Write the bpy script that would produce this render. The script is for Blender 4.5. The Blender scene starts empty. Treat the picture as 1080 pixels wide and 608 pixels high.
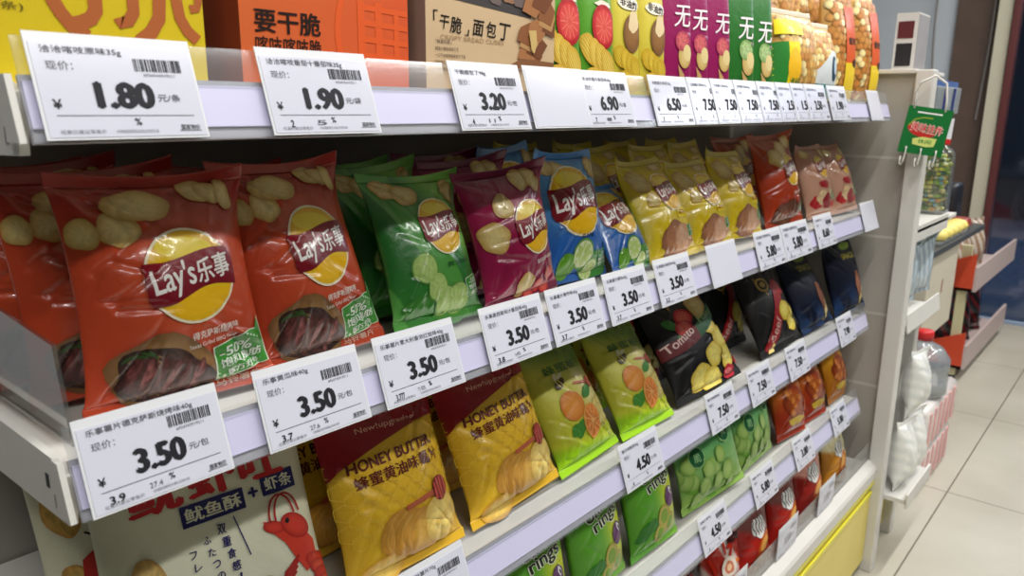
import bpy, math, random
import numpy as np
from mathutils import Vector
from mathutils.geometry import tessellate_polygon

C = bpy.context.scene.collection
R = math.radians

# ------------------------------------------------------------------ basics
def lin(c):
    c = np.asarray(c, float) / 255.0
    return np.where(c <= 0.04045, c / 12.92, ((c + 0.055) / 1.055) ** 2.4)

def mat(name, col=(200, 200, 200), rough=.5, metal=0., attr=False, coat=0., bump=0., bscale=60., spec=.5, tone_noise=0.):
    m = bpy.data.materials.new(name); m.use_nodes = True
    nt = m.node_tree; b = nt.nodes['Principled BSDF']
    b.inputs['Roughness'].default_value = rough
    b.inputs['Metallic'].default_value = metal
    b.inputs['Coat Weight'].default_value = coat
    b.inputs['Coat Roughness'].default_value = .09
    b.inputs['Specular IOR Level'].default_value = spec
    if attr:
        a = nt.nodes.new('ShaderNodeAttribute'); a.attribute_name = 'Col'
        src = a.outputs['Color']
    else:
        r = nt.nodes.new('ShaderNodeRGB'); r.outputs[0].default_value = (*lin(col), 1)
        src = r.outputs[0]
    if tone_noise > 0:  # uneven tone: noise multiplied into the base colour
        n = nt.nodes.new('ShaderNodeTexNoise'); n.inputs['Scale'].default_value = 9; n.inputs['Detail'].default_value = 5
        tc = nt.nodes.new('ShaderNodeTexCoord'); nt.links.new(tc.outputs['Object'], n.inputs['Vector'])
        mx = nt.nodes.new('ShaderNodeMix'); mx.data_type = 'RGBA'; mx.blend_type = 'MULTIPLY'
        mp = nt.nodes.new('ShaderNodeMapRange'); mp.inputs[1].default_value = .3; mp.inputs[2].default_value = .7
        mp.inputs[3].default_value = 1 - tone_noise; mp.inputs[4].default_value = 1.0
        nt.links.new(n.outputs[0], mp.inputs[0])
        mx.inputs[0].default_value = 1
        nt.links.new(src, mx.inputs[6]); nt.links.new(mp.outputs[0], mx.inputs[7]); src = mx.outputs[2]
    nt.links.new(src, b.inputs['Base Color'])
    if bump > 0:
        n = nt.nodes.new('ShaderNodeTexNoise'); n.inputs['Scale'].default_value = bscale; n.inputs['Detail'].default_value = 3; n.inputs['Distortion'].default_value = 1.2 if attr else 0
        tc = nt.nodes.new('ShaderNodeTexCoord'); nt.links.new(tc.outputs['Object'], n.inputs['Vector'])
        bp = nt.nodes.new('ShaderNodeBump'); bp.inputs['Strength'].default_value = bump; bp.inputs['Distance'].default_value = .004
        nt.links.new(n.outputs[0], bp.inputs['Height']); nt.links.new(bp.outputs[0], b.inputs['Normal'])
    return m

def clear_mat(name, tint=(235, 238, 240), gloss=.12, haze=0., hazecol=(220, 222, 225)):
    m = bpy.data.materials.new(name); m.use_nodes = True; nt = m.node_tree
    for n in list(nt.nodes): nt.nodes.remove(n)
    out = nt.nodes.new('ShaderNodeOutputMaterial')
    t = nt.nodes.new('ShaderNodeBsdfTransparent'); t.inputs[0].default_value = (*lin(tint), 1)
    g = nt.nodes.new('ShaderNodeBsdfGlossy'); g.inputs['Roughness'].default_value = .08
    f = nt.nodes.new('ShaderNodeLayerWeight'); f.inputs[0].default_value = .35
    mp = nt.nodes.new('ShaderNodeMapRange'); mp.inputs[3].default_value = gloss * .4; mp.inputs[4].default_value = min(1, gloss * 4)
    nt.links.new(f.outputs['Fresnel'], mp.inputs[0])
    mx = nt.nodes.new('ShaderNodeMixShader'); nt.links.new(mp.outputs[0], mx.inputs[0])
    last = t.outputs[0]
    if haze > 0:
        d = nt.nodes.new('ShaderNodeBsdfDiffuse'); d.inputs[0].default_value = (*lin(hazecol), 1)
        m2 = nt.nodes.new('ShaderNodeMixShader'); m2.inputs[0].default_value = haze
        nt.links.new(t.outputs[0], m2.inputs[1]); nt.links.new(d.outputs[0], m2.inputs[2]); last = m2.outputs[0]
    nt.links.new(last, mx.inputs[1]); nt.links.new(g.outputs[0], mx.inputs[2])
    nt.links.new(mx.outputs[0], out.inputs[0])
    return m

M = dict(
    film=mat('film', attr=True, rough=.38, coat=.18, bump=.18, bscale=55, spec=.42),
    gloss=mat('gloss_film', attr=True, rough=.30, coat=.55, bump=.22, bscale=48, spec=.5),
    satin=mat('satin_film', attr=True, rough=.45, coat=.05, bump=.15, bscale=85, spec=.3),
    card=mat('printed_card', attr=True, rough=.5, spec=.35),
    ink=mat('ink', attr=True, rough=.55, spec=.2),
    paper=mat('tag_paper', (200, 202, 215), rough=.16, spec=.35, coat=.1),
    sleeve=mat('tag_sleeve', (212, 214, 218), rough=.25, spec=.4),
    white=mat('white_steel', (214, 212, 206), rough=.42, tone_noise=.06),
    grey=mat('grey_steel', (168, 163, 155), rough=.55, tone_noise=.08),
    railm=mat('price_rail_plastic', (176, 176, 184), rough=.3, coat=.3),
    lav=mat('lavender_strip', (196, 194, 222), rough=.3, coat=.25),
    yellow=mat('yellow_panel', (226, 208, 110), rough=.45, tone_noise=.05),
    yedge=mat('yellow_edge', (232, 222, 58), rough=.4),
    dark=mat('dark_plastic', (30, 30, 34), rough=.5),
    acr=clear_mat('acrylic', (247, 248, 249), .035, .07),
    acrs=clear_mat('acrylic_side', (232, 234, 230), .16, .07, (170, 172, 168)),
    frost=clear_mat('frosted_lip', (244, 245, 245), .12, .16, (215, 214, 210)),
    pet=clear_mat('clear_plastic', (250, 252, 252), .16, .03),
    petm=clear_mat('milky_plastic', (244, 247, 248), .2, .30, (215, 224, 230)),
    red=mat('red_plastic', (205, 40, 40), rough=.4),
)

def link(o):
    C.objects.link(o); return o

def mesh_obj(name, V, F, m, parent=None, smooth=False, col=None, nrm=None):
    me = bpy.data.meshes.new(name)
    me.from_pydata([tuple(map(float, v)) for v in V], [], [tuple(int(i) for i in f) for f in F])
    if col is not None:
        a = me.color_attributes.new('Col', 'FLOAT_COLOR', 'POINT')
        rgba = np.ones((len(V), 4), np.float32); rgba[:, :3] = lin(col)
        a.data.foreach_set('color', rgba.ravel())
    if smooth or nrm is not None:
        me.polygons.foreach_set('use_smooth', np.ones(len(me.polygons), bool))
    me.update()
    if nrm is not None:
        me.normals_split_custom_set_from_vertices([tuple(map(float, n)) for n in nrm])
    me.materials.append(m)
    o = bpy.data.objects.new(name, me); link(o)
    if parent: o.parent = parent
    return o

class MB:
    """collects boxes, tubes and lathes into one mesh"""
    def __init__(s): s.V = []; s.F = []
    def add(s, V, F):
        b = len(s.V); s.V += [tuple(v) for v in V]; s.F += [tuple(b + i for i in f) for f in F]; return s
    def box(s, x0, x1, y0, y1, z0, z1, bev=0.0):
        if bev <= 0:
            V = [(x, y, z) for z in (z0, z1) for y in (y0, y1) for x in (x0, x1)]
            F = [(0, 2, 3, 1), (4, 5, 7, 6), (0, 1, 5, 4), (2, 6, 7, 3), (0, 4, 6, 2), (1, 3, 7, 5)]
            return s.add(V, F)
        import bmesh
        bm = bmesh.new(); bmesh.ops.create_cube(bm, size=1)
        for v in bm.verts:
            v.co = ((x0 + x1) / 2 + v.co.x * (x1 - x0), (y0 + y1) / 2 + v.co.y * (y1 - y0), (z0 + z1) / 2 + v.co.z * (z1 - z0))
        bmesh.ops.bevel(bm, geom=bm.edges[:], offset=bev, segments=2, affect='EDGES', profile=.5)
        bm.verts.index_update()
        s.add([v.co[:] for v in bm.verts], [[v.index for v in f.verts] for f in bm.faces]); bm.free(); return s
    def prism(s, prof, x0, x1):
        """profile of (y, z) swept along x"""
        n = len(prof)
        V = [(x0, y, z) for y, z in prof] + [(x1, y, z) for y, z in prof]
        F = [tuple(range(n - 1, -1, -1)), tuple(range(n, 2 * n))] + [(i, (i + 1) % n, n + (i + 1) % n, n + i) for i in range(n)]
        return s.add(V, F)
    def prism_z(s, prof, z0, z1):
        n = len(prof)
        V = [(x, y, z0) for x, y in prof] + [(x, y, z1) for x, y in prof]
        F = [tuple(range(n - 1, -1, -1)), tuple(range(n, 2 * n))] + [(i, (i + 1) % n, n + (i + 1) % n, n + i) for i in range(n)]
        return s.add(V, F)
    def tube(s, pts, r, n=8):
        pts = [Vector(p) for p in pts]; V = []; F = []
        rs = r if isinstance(r, (list, tuple)) else [r] * len(pts)
        for i, p in enumerate(pts):
            d = (pts[min(i + 1, len(pts) - 1)] - pts[max(i - 1, 0)]).normalized()
            u = d.cross(Vector((0, 0, 1)) if abs(d.z) < .9 else Vector((1, 0, 0))).normalized(); w = d.cross(u)
            for k in range(n):
                a = 2 * math.pi * k / n; V.append(p + (u * math.cos(a) + w * math.sin(a)) * rs[i])
        for i in range(len(pts) - 1):
            for k in range(n):
                F.append((i * n + k, i * n + (k + 1) % n, (i + 1) * n + (k + 1) % n, (i + 1) * n + k))
        F.append(tuple(range(n - 1, -1, -1))); F.append(tuple((len(pts) - 1) * n + k for k in range(n)))
        return s.add(V, F)
    def lathe(s, prof, c=(0, 0, 0), n=24, sq=0.0):
        V = []; F = []
        for r, z in prof:
            for k in range(n):
                a = 2 * math.pi * k / n; ca, sa = math.cos(a), math.sin(a)
                q = 1.0 if sq <= 0 else 1 / ((abs(ca) ** sq + abs(sa) ** sq) ** (1 / sq))
                V.append((c[0] + r * q * ca, c[1] + r * q * sa, c[2] + z))
        for i in range(len(prof) - 1):
            for k in range(n):
                F.append((i * n + k, i * n + (k + 1) % n, (i + 1) * n + (k + 1) % n, (i + 1) * n + k))
        F.append(tuple(range(n - 1, -1, -1))); F.append(tuple((len(prof) - 1) * n + k for k in range(n)))
        return s.add(V, F)
    def build(s, name, m, parent=None, smooth=False, off=(0, 0, 0)):
        V = [(v[0] - off[0], v[1] - off[1], v[2] - off[2]) for v in s.V]
        o = mesh_obj(name, V, s.F, m, parent, smooth)
        if parent is None: o.location = off
        return o

def tag(o, label=None, cat=None, group=None, kind=None):
    if label: o['label'] = label
    if cat: o['category'] = cat
    if group: o['group'] = group
    if kind: o['kind'] = kind
    return o

def empty(name, loc, label, cat, group=None):
    o = bpy.data.objects.new(name, None); link(o); o.location = loc
    o.empty_display_size = .02
    return tag(o, label, cat, group)

def copy_tree(o):
    r = o.copy(); link(r)
    for ch in o.children:
        c = ch.copy(); link(c); c.parent = r
        for g in ch.children:
            d = g.copy(); link(d); d.parent = c
    return r

# ------------------------------------------------------------------ lettering
_gc = {}
def glyphs(s, bold=0.0):
    k = (s, bold)
    if k in _gc: return _gc[k]
    cu = bpy.data.curves.new('t', 'FONT'); cu.body = s; cu.size = 1; cu.resolution_u = 3
    o = bpy.data.objects.new('t', cu); link(o)
    me = o.evaluated_get(bpy.context.evaluated_depsgraph_get()).to_mesh()
    V = np.array([v.co[:2] for v in me.vertices]).reshape(-1, 2)
    me.calc_loop_triangles()
    T = np.array([t.vertices[:] for t in me.loop_triangles]).reshape(-1, 3)
    bpy.data.objects.remove(o); bpy.data.curves.remove(cu)
    if bold > 0 and len(V):
        b = bold * .75; n = len(V); V0, T0 = V, T
        V = np.vstack([V0 + d for d in ((-b, 0), (b, 0), (0, b * .6), (0, -b * .6))]); T = np.vstack([T0 + n * i for i in range(4)])
    _gc[k] = (V, T); return V, T

# ------------------------------------------------------------------ print art (laid on a surface as thin ink / film layers)
class Art:
    def __init__(s, W, H): s.W, s.H, s.parts = W, H, {}
    def add(s, part, V, T, col, layer=1, dome=None):
        V = np.asarray(V, float); T = np.asarray(T, int)
        col = np.asarray(col, float)
        if col.ndim == 1: col = np.tile(col, (len(V), 1))
        L = s.parts.setdefault(part, []); mic = (len(L) % 12) * 1.2e-5
        L.append((V, T, col, np.full(len(V), layer * .00016 + mic) + (0 if dome is None else dome)))
    def P(s, x, z): return np.array([x * s.W, z * s.H])
    def poly(s, part, pts, col, layer=1):
        V = np.array([s.P(*p) for p in pts])
        T = tessellate_polygon([[Vector((v[0], v[1], 0)) for v in V]])
        s.add(part, V, T, col, layer)
    def rect(s, part, x0, z0, x1, z1, col, layer=1):
        s.strip(part, [(x0, z1), (x1, z1)], [(x0, z0), (x1, z0)], col, layer)
    def strip(s, part, top, bot, col, layer=1, col2=None):
        n = len(top); V = np.array([s.P(*p) for p in top] + [s.P(*p) for p in bot])
        T = []
        for i in range(n - 1): T += [(i, n + i, n + i + 1), (i, n + i + 1, i + 1)]
        c = np.asarray(col, float)
        if col2 is not None: c = np.vstack([np.tile(c, (n, 1)), np.tile(np.asarray(col2, float), (n, 1))])
        s.add(part, V, T, c, layer)
    def line(s, part, pts, w, col, layer=1):
        """poly-line of width w (fraction of W)"""
        P = np.array([s.P(*p) for p in pts]); d = np.gradient(P, axis=0); d /= (np.linalg.norm(d, axis=1)[:, None] + 1e-9)
        nn = np.stack([-d[:, 1], d[:, 0]], 1) * w * s.W / 2
        V = np.vstack([P + nn, P - nn]); n = len(P); T = []
        for i in range(n - 1): T += [(i, n + i, n + i + 1), (i, n + i + 1, i + 1)]
        s.add(part, V, T, col, layer)
    def disc(s, part, x, z, rx, rz=None, col=(255, 255, 255), layer=1, edge=None, rot=0., wob=0., seed=0, n=26, rings=4, mott=0., sq=2.0, dome=0.):
        """rx, rz both in fractions of W"""
        rz = rx if rz is None else rz
        rg = random.Random(seed * 7 + 13); ph = [(rg.uniform(0, 6.28), k) for k in (2, 3, 5)]
        c = s.P(x, z); V = [c]; K = [0.0]
        for j in range(1, rings + 1):
            for k in range(n):
                a = 2 * math.pi * k / n; ca, sa = math.cos(a), math.sin(a)
                q = 1 / ((abs(ca) ** sq + abs(sa) ** sq) ** (1 / sq))
                w = 1 + wob * sum(math.sin(kk * a + p) for p, kk in ph) / 2
                px, pz = ca * rx * q * w * s.W * j / rings, sa * rz * q * w * s.W * j / rings
                cr, sr = math.cos(R(rot)), math.sin(R(rot))
                V.append(c + np.array([px * cr - pz * sr, px * sr + pz * cr])); K.append(j / rings)
        T = [(0, 1 + k, 1 + (k + 1) % n) for k in range(n)]
        for j in range(rings - 1):
            for k in range(n):
                a, b = 1 + j * n + k, 1 + j * n + (k + 1) % n
                T += [(a, a + n, b + n), (a, b + n, b)]
        K = np.array(K)[:, None]; col = np.asarray(col, float); e = col if edge is None else np.asarray(edge, float)
        cc = col + (e - col) * K ** 3
        if mott:
            rs = np.random.RandomState(seed + 5); cc = np.clip(cc * (1 + mott * rs.uniform(-1, 1, (len(cc), 1))), 0, 255)
        dm = None if not dome else dome * s.W * np.sqrt(np.clip(1 - K[:, 0] ** 2, 0, 1))
        s.add(part, V, T, cc, layer, dm)
    def text(s, part, t, x, z, w, h, col, layer=3, rot=0., bold=0., shear=0.):
        """fits the lettering in a box of w x h (fractions of W) centred on x, z"""
        V, T = glyphs(t, bold)
        if len(V) == 0: return
        lo, hi = V.min(0), V.max(0); sz = np.maximum(hi - lo, 1e-6)
        Q = (V - (lo + hi) / 2) / sz * np.array([w, h]) * s.W
        Q[:, 0] += Q[:, 1] * shear
        cr, sr = math.cos(R(rot)), math.sin(R(rot))
        Q = np.stack([Q[:, 0] * cr - Q[:, 1] * sr, Q[:, 0] * sr + Q[:, 1] * cr], 1) + s.P(x, z)
        if bold > 0:
            n4 = len(Q) // 4; m4 = len(T) // 4
            for i in range(4): s.add(part, Q[n4 * i:n4 * (i + 1)], T[m4 * i:m4 * (i + 1)] - n4 * i, col, layer)
        else: s.add(part, Q, T, col, layer)
    def xform(s, k, dx=0., dz=0., cx=0., cz=.4):
        o = np.array([cx * s.W, cz * s.H]); d = np.array([dx * s.W, dz * s.H])
        for n in s.parts: s.parts[n] = [((V - o) * k + o + d, T, c, f) for V, T, c, f in s.parts[n]]
        for n in s.parts:
            for V, T, c, f in s.parts[n]: np.clip(V[:, 0], -s.W * .495, s.W * .495, out=V[:, 0]); np.clip(V[:, 1], s.H * .01, s.H * .99, out=V[:, 1])
    def build(s, surf, root, m, hmax=.0036, sub=None):
        for name, items in s.parts.items():
            VV, TT, CC, OO = [], [], [], []; b = 0
            for V, T, c, o in items:
                # bend long triangles along the surface
                for _ in range(10):
                    E = np.stack([np.linalg.norm(V[T[:, i]] - V[T[:, (i + 1) % 3]], axis=1) for i in range(3)], 1)
                    L = E.max(1) > hmax
                    if not L.any(): break
                    keep = T[~L]; S = T[L]; k = E[L].argmax(1); r = np.arange(len(S))
                    a, d, e = S[r, k], S[r, (k + 1) % 3], S[r, (k + 2) % 3]
                    mi = len(V) + r
                    V = np.vstack([V, (V[a] + V[d]) / 2]); c = np.vstack([c, (c[a] + c[d]) / 2]); o = np.concatenate([o, (o[a] + o[d]) / 2])
                    T = np.vstack([keep, np.stack([a, mi, e], 1), np.stack([mi, d, e], 1)])
                VV.append(V); TT.append(T + b); CC.append(c); OO.append(o); b += len(V)
            V = np.vstack(VV); T = np.vstack(TT); c = np.vstack(CC); o = np.concatenate(OO)
            P, N = surf.place(V[:, 0], V[:, 1], (.0008 if isinstance(surf, Pouch) else .00012) + o)
            # keep faces towards the viewer side
            f = np.cross(P[T[:, 1]] - P[T[:, 0]], P[T[:, 2]] - P[T[:, 0]]); flip = (f * N[T[:, 0]]).sum(1) < 0
            T[flip] = T[flip][:, ::-1]
            mesh_obj(name, P, T, m, root, col=c, nrm=N)

class Flat:
    """the plain front face of a card or box (y = y0, looking to -y)"""
    def __init__(s, y0=0.): s.y0 = y0
    def place(s, x, z, off):
        P = np.stack([x, s.y0 - off, z], 1); N = np.tile([0., -1., 0.], (len(x), 1)); return P, N

class Pouch:
    """a filled pillow bag, front towards -y, standing on z = 0"""
    def __init__(s, W, H, T, seed=1, creases=44, amp=1.0, sag=.007, ear=.010, bend=0., twist=0., seal=.012, pinch=.10, low=.82, top_seal=True, fx=2.6):
        s.W, s.H, s.T, s.bend, s.twist, s.seal, s.pinch, s.low, s.fx = W, H, T, bend, twist, seal, pinch, low, fx
        s.sag, s.ear = sag, ear; s.eo = rgo = random.Random(seed + 99).choice((-1, 1))
        rg = random.Random(seed); cr = []
        for i in range(creases):
            t = i % 4
            if t == 0:   p = (rg.uniform(-.8, .8), 1.0); q = (p[0] * .7 + rg.uniform(-.25, .25), rg.uniform(.68, .85))
            elif t == 1: p = (rg.uniform(-.8, .8), 0.0); q = (p[0] * .7 + rg.uniform(-.25, .25), rg.uniform(.12, .3))
            elif t == 2:
                sx = rg.choice((-1, 1)); sz = rg.choice((0, 1)); p = (sx * .97, sz * .97 + (.02 if sz == 0 else 0)); q = (sx * rg.uniform(.1, .6), abs(sz - rg.uniform(.15, .5)))
            else:
                p = (rg.choice((-1, 1)) * rg.uniform(.6, .95), rg.uniform(.1, .9)); q = (p[0] * rg.uniform(.1, .5), p[1] + rg.uniform(-.2, .2))
            cr.append((np.array(p) * [W / 2, H], np.array(q) * [W / 2, H], rg.choice((-1, -1, 1)) * rg.uniform(.4, 1.4) * amp * .0019, rg.uniform(.0022, .0060)))
        s.cr = cr
        s.wv = [(rg.uniform(30, 75), rg.uniform(-40, 40), rg.uniform(0, 6.3), rg.uniform(.0003, .0008) * amp) for _ in range(4)]
    def raw(s, x, z, side=1):
        xn = np.clip(x / (s.W / 2), -1, 1); zn = z / s.H
        zb = np.clip((z - s.seal) / (s.H - 2 * s.seal), 0, 1)
        pz = np.sin(np.pi * zb ** s.low) ** .6
        px = (1 - np.abs(xn) ** s.fx) ** .72
        d = s.T / 2 * pz * px
        fade = (1 - xn ** 4) * np.clip(np.minimum(zb, 1 - zb) / .04, 0, 1)
        if side > 0:
            q = np.zeros_like(d); P = np.stack([x, z], -1)
            for a, b, amp, w in s.cr:
                ab = b - a; t = np.clip(((P - a) @ ab) / (ab @ ab), 0, 1)
                dd = np.linalg.norm(P - a - t[..., None] * ab, axis=-1)
                q += amp * np.exp(-(dd / w) ** 2) * (1 - .75 * t)
            for kx, kz, ph, am in s.wv: q += am * np.sin(kx * x + kz * z + ph)
            d = d + q * fade
        X = x * (1 - s.pinch * pz); Y = -side * d + s.bend * np.clip(zn - .35, 0, 1) ** 2 + s.twist * xn * (zn - .5)
        up = np.clip((zn - .72) / .28, 0, 1) ** 2
        Y = Y - s.ear * up * xn * xn * xn * s.eo - s.ear * .6 * up * (xn ** 4)
        Z = z - s.sag * up * (1 - xn * xn)
        return np.stack([X, Y, Z], -1)
    def place(s, x, z, off, side=1):
        e = 4e-4
        P = s.raw(x, z, side); du = s.raw(x + e, z, side) - s.raw(x - e, z, side); dv = s.raw(x, z + e, side) - s.raw(x, z - e, side)
        N = np.cross(du, dv) * side; N /= np.linalg.norm(N, axis=-1)[..., None] + 1e-12
        return P + N * np.asarray(off)[..., None], N
    def build(s, root, m, paint, nx=54, nz=76, sealcol=None, name='pouch', top='top_seal', bottom='bottom_seal'):
        """paint(xn, zn) -> rgb, xn in -.5...5, zn 0..1"""
        t = np.linspace(-1, 1, nx + 1); t = np.sign(t) * (1 - (1 - np.abs(t)) ** 1.25); xs = t * s.W / 2
        zs = np.linspace(s.seal, s.H - s.seal, nz + 1)
        Xg, Zg = np.meshgrid(xs, zs); F = s.raw(Xg, Zg, 1).reshape(-1, 3); B = s.raw(Xg, Zg, -1).reshape(-1, 3)
        n = nx + 1; idx = np.arange(n * (nz + 1)).reshape(nz + 1, n); off = n * (nz + 1)
        def q(I, rev):
            a, b, c, d = I[:-1, :-1].ravel(), I[:-1, 1:].ravel(), I[1:, 1:].ravel(), I[1:, :-1].ravel()
            return np.stack([a, b, c, d] if not rev else [a, d, c, b], 1)
        bi = idx + off; bi[:, 0] = idx[:, 0]; bi[:, -1] = idx[:, -1]
        faces = np.vstack([q(idx, False), q(bi, True)])
        pc = paint(Xg.ravel() / s.W, Zg.ravel() / s.H)
        V = np.vstack([F, B]); used = np.unique(faces); mp = np.full(len(V), -1); mp[used] = np.arange(len(used))
        col = np.vstack([pc, pc])[used]
        po = mesh_obj(name, V[used], mp[faces], m, root, smooth=True, col=col)
        for nm, z0, z1, zig in ((bottom, 0, s.seal, -1), (top, s.H - s.seal, s.H, 1)):
            if nm is None: continue
            k = int(s.W / .0016); xs2 = np.linspace(-1, 1, k + 1) * s.W / 2; zz = np.linspace(z0, z1, 9)
            Xs, Zs = np.meshgrid(xs2, zz); P = s.raw(Xs, Zs, 1)
            rid = .00045 * np.sin((Zs - z0) / s.seal * 2 * np.pi * 4)
            edge = Zs >= z1 - 1e-6 if zig > 0 else Zs <= z0 + 1e-6
            P[..., 2] += np.where(edge, zig * .0009 * (np.arange(k + 1) % 2)[None, :], 0)
            Fp = P.copy(); Fp[..., 1] -= .0004 + rid; Bp = P.copy(); Bp[..., 1] += .0004 - rid
            I = np.arange(9 * (k + 1)).reshape(9, k + 1); o2 = I.size; J = I + o2
            rim = []
            loop = list(I[0, :]) + list(I[1:, -1]) + list(I[-1, -2::-1]) + list(I[-2:0:-1, 0])
            for a, b in zip(loop, loop[1:] + loop[:1]): rim.append((b, a, a + o2, b + o2))
            Fa = np.vstack([q(I, False), q(J, True), np.array(rim)])
            pc = paint(Xs.ravel() / s.W, Zs.ravel() / s.H) if sealcol is None else np.tile(np.asarray(sealcol, float), (Xs.size, 1))
            mesh_obj(nm, np.vstack([Fp.reshape(-1, 3), Bp.reshape(-1, 3)]), Fa, m, root, smooth=True, col=np.vstack([pc, pc]))
        return po

def const(c):
    c = np.asarray(c, float)
    return lambda x, z: np.tile(c, (len(x), 1))
def mixc(a, b, t):
    a = np.asarray(a, float); b = np.asarray(b, float); t = np.clip(t, 0, 1)[:, None]
    return a + (b - a) * t
def ss(e0, e1, v):
    t = np.clip((v - e0) / (e1 - e0), 0, 1); return t * t * (3 - 2 * t)

# ------------------------------------------------------------------ reusable pictures
CHIP, CHIPE = (224, 205, 138), (190, 150, 78)
def chip(A, x, z, rx, rz=None, rot=0, layer=2, seed=1, part='crisp_picture', col=CHIP, edge=CHIPE):
    A.disc(part, x, z, rx, rz, col, layer, edge=edge, rot=rot, wob=.08, seed=seed, mott=.05, n=26, rings=6)

def roundel(A, x, z, r, layer=4, part='logo', sq=2.0, rot=6):
    """round yellow badge under a waving dark red ribbon with white lettering"""
    k = A.W / A.H
    A.disc(part, x, z, r * 1.06, r * 1.06, (250, 240, 205), layer, n=40, rings=6, sq=sq)
    A.disc(part, x, z, r, r, (250, 212, 30), layer + 1, edge=(240, 188, 22), n=40, rings=8, sq=sq)
    A.disc(part, x + .15 * r, z - .6 * r * k, r * .72, r * .26, (250, 196, 24), layer + 2, n=30, rings=4, rot=10)
    A.disc(part, x - .05 * r, z + .62 * r * k, r * .66, r * .24, (252, 226, 60), layer + 2, n=30, rings=4, rot=-4)
    top, bot = [], []
    for i in range(25):
        t = -1.05 + 2.12 * i / 24
        lim = math.sqrt(max(0, 1.12 ** 2 - t * t))
        a = .46 + .10 * t + .05 * math.sin(math.pi * t); b = -.40 + .13 * t + .09 * math.sin(math.pi * t + .4)
        top.append((x + t * r, z + min(a, lim) * r * k)); bot.append((x + t * r, z + max(b, -lim) * r * k))
    A.strip(part, top, bot, (140, 18, 34), layer + 3, (122, 12, 30))
    A.text(part, "Lay's", x - .42 * r, z - .06 * r * k, 1.02 * r, .74 * r, (246, 244, 240), layer + 4, rot=rot + 3, bold=.03, shear=.12)
    A.text(part, '乐事', x + .54 * r, z + .12 * r * k, .86 * r, .54 * r, (246, 244, 240), layer + 4, rot=rot + 5, bold=.035, shear=.12)

def badge50(A, x, z, w, layer=4, rot=8, part='green_badge'):
    k = A.W / A.H; h = w * .62
    c, sn = math.cos(R(rot)), math.sin(R(rot))
    def t(u, v): return (x + (u * c - v * sn), z + (u * sn + v * c) * k)
    for g, col, l in ((1.06, (215, 235, 205), layer), (1.0, (62, 150, 52), layer + 1)):
        A.poly(part, [t(-.52 * w * g, -.5 * h * g), t(.5 * w * g, -.5 * h * g), t(.52 * w * g, .9 * h * g), t(.40 * w * g, .58 * h * g), t(.3 * w * g, .6 * h * g), t(-.5 * w * g, .5 * h * g)], col, l)
    W_ = (238, 246, 234)
    p = t(-.08 * w, .27 * h); A.text(part, '-50%', *p, .66 * w, .30 * h, W_, layer + 2, rot=rot, bold=.02)
    p = t(0, -.06 * h); A.text(part, '饱和脂肪', *p, .84 * w, .27 * h, W_, layer + 2, rot=rot, bold=.03)
    p = t(.02 * w, -.35 * h); A.text(part, '配方升级', *p, .66 * w, .18 * h, W_, layer + 2, rot=rot, bold=.03)

def steak(A, x, z, s, layer=2, seed=3, part='food_picture'):
    k = A.W / A.H
    A.disc(part, x, z, .30 * s, .20 * s, (158, 122, 72), layer, edge=(126, 88, 50), rot=-16, wob=.10, seed=seed, mott=.08, rings=6)
    A.disc(part, x - .01 * s, z - .01, .255 * s, .155 * s, (92, 54, 48), layer + 1, edge=(54, 32, 28), rot=-16, wob=.12, seed=seed + 1, mott=.35, rings=8, n=34)
    for i in range(6):
        xx = x + (-.17 + .065 * i) * s; zz = z + (.035 - .018 * i) * s * k
        A.disc(part, xx, zz, .030 * s, .105 * s, (152, 92, 88) if i % 2 else (108, 58, 54), layer + 2, edge=(70, 38, 36), rot=-20, wob=.15, seed=seed + i, mott=.28, rings=5, n=18)
    for i in range(5):
        A.disc(part, x + (-.2 + .03 * i) * s, z + (.12 + .01 * (i % 2)) * s * k, .035 * s, .008 * s, (60, 92, 44), layer + 3, rot=30 - 20 * i, n=10, rings=2)

def lime(A, x, z, r, layer=2, cut=True, part='food_picture', rind=(96, 160, 40), flesh=(196, 222, 130)):
    A.disc(part, x, z, r, r, rind, layer, n=26, rings=3)
    if cut:
        A.disc(part, x, z, r * .86, r * .86, (226, 236, 190), layer + 1, n=26, rings=3)
        k = A.W / A.H
        for i in range(8):
            a = i * math.pi / 4; A.disc(part, x + .48 * r * math.cos(a), z + .48 * r * math.sin(a) * k, .33 * r, .17 * r, flesh, layer + 2, rot=math.degrees(a), n=12, rings=2)

def cucumber(A, x, z, r, layer=2, part='food_picture'):
    A.disc(part, x, z, r, r, (96, 150, 62), layer, n=26, rings=3)
    A.disc(part, x, z, r * .9, r * .9, (178, 208, 120), layer + 1, edge=(160, 196, 104), n=26, rings=5, mott=.06)
    k = A.W / A.H
    for i in range(7):
        a = i * 2 * math.pi / 7 + x * 9; A.disc(part, x + .36 * r * math.cos(a), z + .36 * r * math.sin(a) * k, .15 * r, .06 * r, (188, 214, 134), layer + 2, rot=math.degrees(a), n=10, rings=2)

def tomato(A, x, z, rx, rz, layer=2, part='food_picture'):
    A.disc(part, x, z, rx, rz, (206, 44, 44), layer, edge=(168, 22, 30), n=26, rings=5)
    A.disc(part, x, z, rx * .8, rz * .8, (222, 84, 74), layer + 1, edge=(206, 50, 50), n=24, rings=4)
    k = A.W / A.H
    for i in range(12):
        a = i * math.pi / 6; A.line(part, [(x + .15 * rx * math.cos(a), z + .15 * rz * math.sin(a) * k), (x + .72 * rx * math.cos(a), z + .72 * rz * math.sin(a) * k)], rx * .06, (232, 116, 100), layer + 2)

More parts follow.
